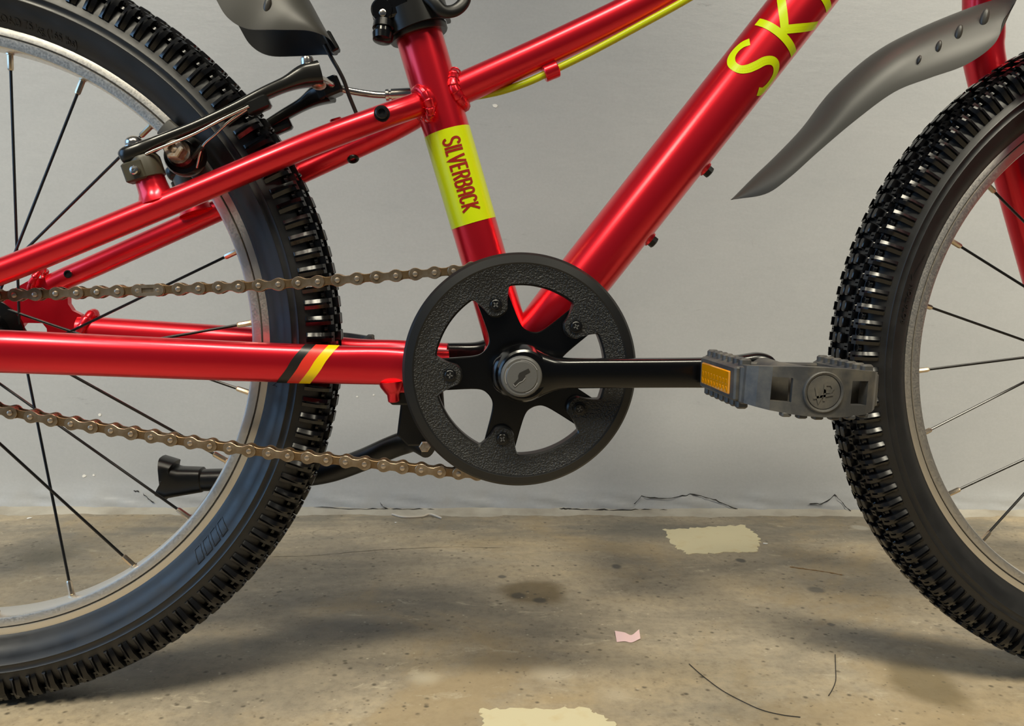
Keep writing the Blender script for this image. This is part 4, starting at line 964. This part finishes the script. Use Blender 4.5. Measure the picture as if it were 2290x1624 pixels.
# the spring-clip joining link carries the chain
def link_matrix(k, sc=True):
    a, b = pins[k], pins[(k+1) % NL]; d = b-a
    return Matrix.Translation((a[0]/1000, CY/1000, (a[1]+RT)/1000)) @ Matrix.Rotation(-math.atan2(d[1], d[0]), 4, 'Y') @ Matrix.Diagonal((float(np.linalg.norm(d))/12.7, 1, 1, 1))
clip_k = (NL-6) % NL
mb = MB(); a, b = pins[clip_k], pins[(clip_k+1) % NL]; d = unit(b-a); A = V3(d[0], 0, d[1]); Bz = V3(-d[1], 0, d[0]); o0 = V3(a[0], CY, a[1])
ringo = [(12.7+3.6*math.cos(R(t)), 3.6*math.sin(R(t))) for t in np.linspace(-90, 90, 9)]+[(3.6*math.cos(R(t)), 3.6*math.sin(R(t))) for t in np.linspace(90, 270, 9)]
ringi = [(10.6, -1.5), (10.9, -1.0), (10.9, 0), (10.9, 1.0), (10.6, 1.5)]; 
n = len(ringo); inn = []
for k in range(n):
    x, z = ringo[k]; inn.append((min(max(x, 2.6), 10.1), max(min(z, 1.55), -1.55)))
v = [o0+A*x+Bz*z+V3(0, -5.1, 0) for x, z in ringo]+[o0+A*x+Bz*z+V3(0, -5.1, 0) for x, z in inn]+[o0+A*x+Bz*z+V3(0, -4.2, 0) for x, z in ringo]+[o0+A*x+Bz*z+V3(0, -4.2, 0) for x, z in inn]
f = []
for k in range(n):
    l = (k+1) % n; f += [(k, l, n+l, n+k), (k, 2*n+k, 2*n+l, l), (n+k, n+l, 3*n+l, 3*n+k)]
mb.add(v, f); chain = obj('chain', mb, 'chain_steel', bike, 25, 'brown tinged roller chain')
for k in range(NL): link('outer_link' if k % 2 == 0 else 'inner_link', ME_O if k % 2 == 0 else ME_I, chain, link_matrix(k))
NTS = 14; ol = []
for k in range(NTS*6):
    a = 2*math.pi*k/(NTS*6); rt = 28.6+(3.0 if k % 6 == 0 else 1.2 if k % 6 in (1, 5) else -2.8); ol.append((rt*math.cos(a), rt*math.sin(a)))
mb = MB(); prism(mb, ol, CY-1.2, CY+1.2); lathe(mb, (0, CY, 0), (0, 1, 0), [(0, 20), (12, 20)], 30); obj('sprocket', mb, 'black_steel', bike, 25)

# -- rear V brake
def brake_side(s, near):
    m = lambda p: V3(p[0], p[1]*(1 if near else -1), p[2])
    # boss welded on the stay, spring collar, arm with a flat outer face, cable end
    b0, b1 = m((144.9, -42.0, 94.8)), m((139.7, -42.0, 109.9)); bd = unit(b1-b0)
    mb = MB(); lathe(mb, b0-bd*2, bd, [(0, 13.5), (3, 11.5), (7, 9.8), (11, 9.4), (16, 9.2), (17, 8.4)], 22); obj('brake_boss', mb, 'red_paint', bike, 35)
    c0 = m((139.9, -44.0, 115.2))
    mb = MB(); lathe(mb, m((141.6, -43.0, 107.6)), bd, [(0, 7), (0.5, 9.6), (12, 9.8), (14, 8.8)], 20); 
    box(mb, m((134.4, -48.0, 111.2)), (6.8, 5.2, 6.2), unit(V3(1, 0, 0.33)), (0, 1, 0), 1.0); obj('spring_collar', mb, 'olive_plastic', bike, 30)
    mb = MB(); q = m((135.9, -56.0, 111.3)); 
    if near:
        lathe(mb, q, (-0.15, -1, 0.05), [(-3, 2.6), (0.6, 2.9), (1.3, 2.3), (1.5, 1.0), (0.7, 0.4)], 18); obj('adjust_screw', mb, 'bright_steel', bike, 25)
    arm = [m(p) for p in ((124.1, -44.0, 119.1), (125.2, -44.0, 119.7), (129.1, -44.0, 121.3), (136.9, -44.0, 125.1), (147.4, -43.0, 130.9), (169.1, -41.0, 141.2), (191.6, -38.0, 153.3), (210.8, -35.0, 164.7), (224.5, -32.0, 172.1), (235.5, -29.0, 178.1), (244.9, -26.0, 180.9))]
    p = spline(arm, 6); rad = spline([np.array(r) for r in ((2.0, 1.6), (6.0, 4.4), (8.5, 5.6), (8.0, 5.0), (6.0, 3.9), (5.4, 3.4), (5.2, 3.6), (5.2, 4.0), (5.4, 4.6), (7.5, 7.0), (8.0, 8.0))], 6)
    mb = MB(); tube(mb, p, [tuple(r) for r in rad], 20, (0, 1, 0), power=3.0)
    box(mb, m((207.7, -38.0, 156.7)), (8.0, 4.2, 4.6), unit(V3(0.9, 0, 0.42)), (0, 1, 0), 1.4)
    a_ = obj('brake_arm', mb, 'brake_black', bike, 40, 'slim black rim brake arm')
    mb = MB(); ball(mb, m((132.0, -44.0, 129.4)), (5.6, 5.6, 4.6), seg=18, rings=9); lathe(mb, m((132.8, -44.0, 126.7)), bd, [(-2, 7), (1.5, 7), (2, 5)], 20); obj('pivot_bolt', mb, 'bright_steel', a_, 30)
    # pad, post, nut
    mb = MB(); pp = [V3(*(166.9, -17.0, 112.8)), V3(*(158.1, -17.0, 125.2)), V3(*(150.6, -16.5, 136.7)), V3(*(141.9, -16.0, 144.6))]; pp = [m(q) for q in pp]
    ps = spline(pp, 6); tube(mb, ps, [(3.9, 6.6)]*len(ps), 14, (0, 1, 0), power=3.2); obj('brake_pad', mb, 'grey_pad', a_, 35)
    pc = m((159.0, -24.0, 124.2)); nd = V3(-0.10, -1 if near else 1, 0.10); nd = unit(nd)
    mb = MB(); lathe(mb, pc, nd, [(0, 13.0), (2, 13.6), (6, 13.6), (8, 12.5), (8.2, 9.5), (12, 9.0), (13.5, 7.5)], 28); obj('pad_washer', mb, 'brake_black', a_, 30)
    mb = MB(); lathe(mb, pc+nd*13, nd, [(0, 7.4), (2.0, 7.6), (2.4, 6.6)], 24); lathe(mb, pc+nd*15, nd, [(0, 6.6), (8.2, 6.6), (8.8, 5.9), (8.8, 3.3), (5.2, 3.2), (5.1, 2.3), (6.5, 2.2), (6.6, 0.1)], 6, cap=False); obj('pad_nut', mb, 'rusty_steel', a_, 25)
    mb = MB(); tube(mb, spline([m(p) for p in ((168.1, -36.0, 116.3), (173.1, -40.0, 129.2), (181.8, -42.0, 137.0), (190.3, -42.0, 145.2), (202.5, -41.0, 154.2))], 6), 0.9, 10); obj('return_spring', mb, 'bright_steel', a_, 40)
    mb = MB(); tube(mb, spline([m(p) for p in ((141.4, -51.0, 121.8), (146.5, -50.5, 124.5), (154.0, -50.0, 127.9), (170.5, -48.0, 135.9), (186.9, -46.0, 145.7), (202.7, -42.0, 155.1))], 6), 0.95, 10); obj('return_spring', mb, 'bright_steel', a_, 40)
    mb = MB(); tube(mb, spline([m(p) for p in ((165.9, -36.0, 122.8), (169.7, -38.0, 126.0), (173.4, -40.0, 129.5))], 3), 1.9, 10); obj('spring_sleeve', mb, 'black_satin', a_, 40)
    if near:
        q = V3(*(237.3, -26.0, 184.9)); ud = unit(V3(-0.05, -0.2, 1))
        mb = MB(); lathe(mb, q-ud*6, ud, [(0, 6.4), (2.4, 6.6), (2.8, 5.6), (5.2, 5.8), (5.6, 4.7), (11, 4.3), (12.6, 3.4), (13.0, 1.5)], 20); obj('cable_anchor_bolt', mb, 'bright_steel', a_, 30)
        mb = MB(); ball(mb, (244.3, -26.0, 173.7), (5.2, 5.2, 3.2), seg=14, rings=7); obj('anchor_nut', mb, 'rusty_steel', a_, 30)
    return a_
na = brake_side(-1, True); fa = brake_side(1, False)
mb = MB(); box(mb, (246.6, 22.0, 182.7), (7, 7, 6.5), unit(V3(0.9, 0, 0.4)), (0, 1, 0), 1.6); box(mb, (241.9, 24.0, 180.1), (6, 5, 5), unit(V3(0.9, 0, 0.4)), (0, 1, 0), 1.2); obj('noodle_holder', mb, 'brake_black', fa, 30)
mb = MB(); tube(mb, spline([(238.3, -10.0, 182.4), (243.2, 8.0, 184.3), (249.0, 18.0, 182.8), (258.6, 22.0, 181.0), (274.6, 22.0, 179.1), (286.2, 20.0, 178.5)], 8), 2.5, 14); noodle = obj('brake_noodle', mb, 'bright_steel', bike, 40)
q = V3(*(284.9, 20.0, 178.4)); q2 = V3(*(305.1, 19.0, 180.0)); mb = MB(); lathe(mb, q, q2-q, [(0, 3.0), (0.5, 4.2), (2.6, 4.2), (2.8, 3.2), (4.2, 3.2), (4.4, 4.4), (20, 4.4), (20.4, 3.4)], 18); obj('noodle_ferrule', mb, 'bright_steel', noodle, 30)
# loose black wire hanging from the rear mudguard
mb = MB(); tube(mb, spline([(244.7, 0.0, 206.5), (249.5, 0.0, 197.7), (254.1, 0.0, 190.1), (257.8, 2.0, 182.9), (260.6, 5.0, 174.6), (265.4, 10.0, 162.9), (267.8, 14.0, 157.3)], 7), 1.45, 10); obj('hanging_wire', mb, 'wire_black', bike, 40)

# -- kickstand folded up behind the rear wheel
mb = MB(); kp = spline([(319.6, 2.0, -74.7), (309.5, 10.0, -71.4), (300.9, 18.0, -74.7), (288.8, 26.0, -80.8), (264.2, 38.0, -94.0), (235.8, 46.0, -104.8), (193.5, 52.0, -110.6), (151.5, 56.0, -112.8), (137.5, 57.0, -113.4)], 8)
tube(mb, kp, [(8.5, 8.5)]*len(kp), 20, (0, 1, 0), power=2.4); ks = obj('kickstand', mb, 'black_satin', bike, 40, 'black folded kickstand')
mb = MB(); pl = [(-14, 34), (14, 34), (16, 12), (20, -4), (12, -12), (-10, -12), (-18, -4), (-16, 14)]
kc = V3(*(314.5, 4.0, -60.2)); prism(mb, pl, -12, 12, (kc, V3(1, 0, 0), V3(0, 0, 1), V3(0, 1, 0)), inset=1.5); obj('kickstand_bracket', mb, 'black_satin', ks, 30)
mb = MB(); lathe(mb, V3(*(316.6, -10.0, -71.6)), (0, -1, 0), [(0, 4.2), (2.4, 4.2), (3.0, 3.4)], 6); obj('kickstand_bolt', mb, 'rusty_steel', ks, 25)
mb = MB(); f0 = V3(*(143.7, 57.0, -112.7)); f1 = V3(*(111.7, 59.0, -113.9)); fd = unit(f1-f0); fl_ = np.linalg.norm(f1-f0)
secs = [(0, 7.6, 7.6), (1.5, 9.4, 9.4), (fl_*0.55, 10.6, 11.0), (fl_*0.80, 12, 13.0), (fl_*0.90, 13, 15.6), (fl_*0.97, 12, 17.4), (fl_, 9, 16.2)]
tube(mb, [f0+fd*t+V3(0, 0, -1.5*t/fl_+(3.5 if t > fl_*0.88 else 0)) for t, a, b in secs], [(a, b) for t, a, b in secs], 20, (0, 1, 0), power=3.4); obj('kickstand_foot', mb, 'black_satin', ks, 35, 'black rubber kickstand foot')

# -- mudguards: arched shells; spine on the centre line, free edges left and right
def shell(spine, edge, yhalf, name, label, n=7, ny=22, thick=1.8):
    name_is_rear = spine[0][0] < 400; sp = spline(spine, n); ed = spline(edge, n); m = min(len(sp), len(ed)); mb = MB(); v = []
    for lay in (0, 1):
        for i in range(m):
            s_ = np.array(sp[i]); e_ = np.array(ed[i]); w = abs(e_[1])-lay*thick*0.6
            for k in range(ny+1):
                a = R(-90+180*k/ny); t = (1-math.cos(a))*(1.0 if a < 0 or name_is_rear else 0.9)
                p = s_*(1-t)+np.array([e_[0], 0, e_[2]])*t; 
                if lay: 
                    dvec = np.array([e_[0]-s_[0], 0, e_[2]-s_[2]]); L = np.linalg.norm(dvec); p = p+(dvec/L*thick*math.cos(a) if L > 1 else 0)
                p = np.array([p[0], w*math.sin(a), p[2]]); v.append(p)
    q = (ny+1); f = []
    for i in range(m-1):
        for k in range(ny): f.append((i*q+k, i*q+k+1, (i+1)*q+k+1, (i+1)*q+k))
    mi = [0]*len(f); o = m*q
    for i in range(m-1):
        for k in range(ny): f.append((o+i*q+k, o+(i+1)*q+k, o+(i+1)*q+k+1, o+i*q+k+1)); mi.append(1)
    for i in range(m-1):
        for k in (0, ny): f.append((i*q+k, (i+1)*q+k, o+(i+1)*q+k, o+i*q+k)); mi.append(0)
    mb.v = [tuple(p) for p in v]; mb.f = f; mb.mi = mi
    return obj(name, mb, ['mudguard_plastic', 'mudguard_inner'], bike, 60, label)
rear_g = shell([(253.2, 0.0, 203.2), (248.3, 0.0, 211.4), (241.7, 0.0, 222.9), (234.5, 0.0, 235.6), (226.7, 0.0, 248.1), (216.1, 0.0, 262.4), (201.4, 0.0, 277.5), (178.0, 0.0, 293.5)],
               [(253.1, -4.0, 203.4), (249.9, -22.0, 205.3), (238.6, -30.0, 207.1), (219.2, -33.0, 206.0), (200.3, -33.0, 205.7), (187.7, -33.0, 212.3), (179.3, -32.0, 225.5), (168.7, -31.0, 241.8)], 30, 'mudguard', 'black plastic rear mudguard tip')
front_g = shell([(536.9, 0.0, 110.5), (553.7, 0.0, 128.0), (571.2, 0.0, 145.2), (590.4, 0.0, 166.2), (609.7, 0.0, 192.3), (637.3, 0.0, 217.9), (668.1, 0.0, 235.6), (701.1, 0.0, 250.3), (722.7, 0.0, 258.2), (733.0, 0.0, 262.5)],
                [(536.8, -3.0, 109.9), (556.3, -14.0, 113.2), (570.6, -20.0, 124.3), (589.5, -24.0, 142.9), (613.0, -28.0, 164.4), (637.6, -31.0, 183.5), (661.5, -33.0, 193.6), (686.1, -34.0, 203.1), (705.6, -34.0, 218.0), (712.3, -33.0, 235.3)], 30, 'mudguard', 'long black plastic front mudguard blade')
def dents(par, lst):
    for px, r in lst:
        mb = MB(); A = unit(V3(0.22, 0, 1)); ball(mb, px, (r, r*0.42, 2.2), A, unit(V3(1, 0, -0.22)), 16, 8); obj('moulded_dimple', mb, 'mudguard_plastic', par, 60)
dents(front_g, [((654.0, -30.5, 206.2), 3.0), ((668.1, -29.5, 215.8), 4.4), ((682.9, -28.0, 226.2), 5.8), ((701.6, -27.0, 237.2), 7.0)])
dents(rear_g, [((212.5, -30.0, 221.6), 6.0)])
mb = MB(); box(mb, (249.5, 0.0, 207.9), (7, 5, 3), unit(V3(0.5, 0, -0.86)), (0, 1, 0), 1.0); obj('mudguard_clip', mb, 'black_satin', rear_g, 30)

# -- fork
PXC = lambda s: tuple(V3(*(747.2, 47.0, 285.1))*V3(1, s, 1))
for s in (-1, 1):
    p = spline([(a_, s*b_, c_) for a_, b_, c_ in ((747.4, 47.0, 281.8), (750.6, 48.0, 251.7), (755.1, 49.0, 224.7), (787.7, 50.5, 138.6), (822.4, 52.0, 49.1), (842.4, 54.0, -0.9))], 8); n = len(p)
    mb = MB(); tube(mb, p, [(14.5-4.5*max(0, i/n-0.35), 15.5-5*max(0, i/n-0.35)) for i in range(n)], 28); obj('fork_leg', mb, 'red_paint', bike, 40)
    mb = MB(); prism(mb, [(-36, 18), (-22, 20), (11, 16), (14, -4), (6, -14), (-6, -14), (-30, -8)], 55*s-3, 55*s+3, (V3(WB, 0, 0), V3(1, 0, 0), V3(0, 0, 1), V3(0, 1, 0))); obj('fork_dropout', mb, 'red_paint', bike, 30)
mb = MB(); p = spline([PXC(-1), (748, -30, 308), (746, 0, 316), (748, 30, 308), PXC(1)], 8); tube(mb, p, [(17, 15)]*len(p), 24, (0, 0, 1)); obj('fork_crown', mb, 'red_paint', bike, 40)
mb = MB(); tube(mb, [(746, 0, 310), (746-0.31*60, 0, 310+0.95*60)], 14.5, 24); obj('steerer', mb, 'black_steel', bike, 40)
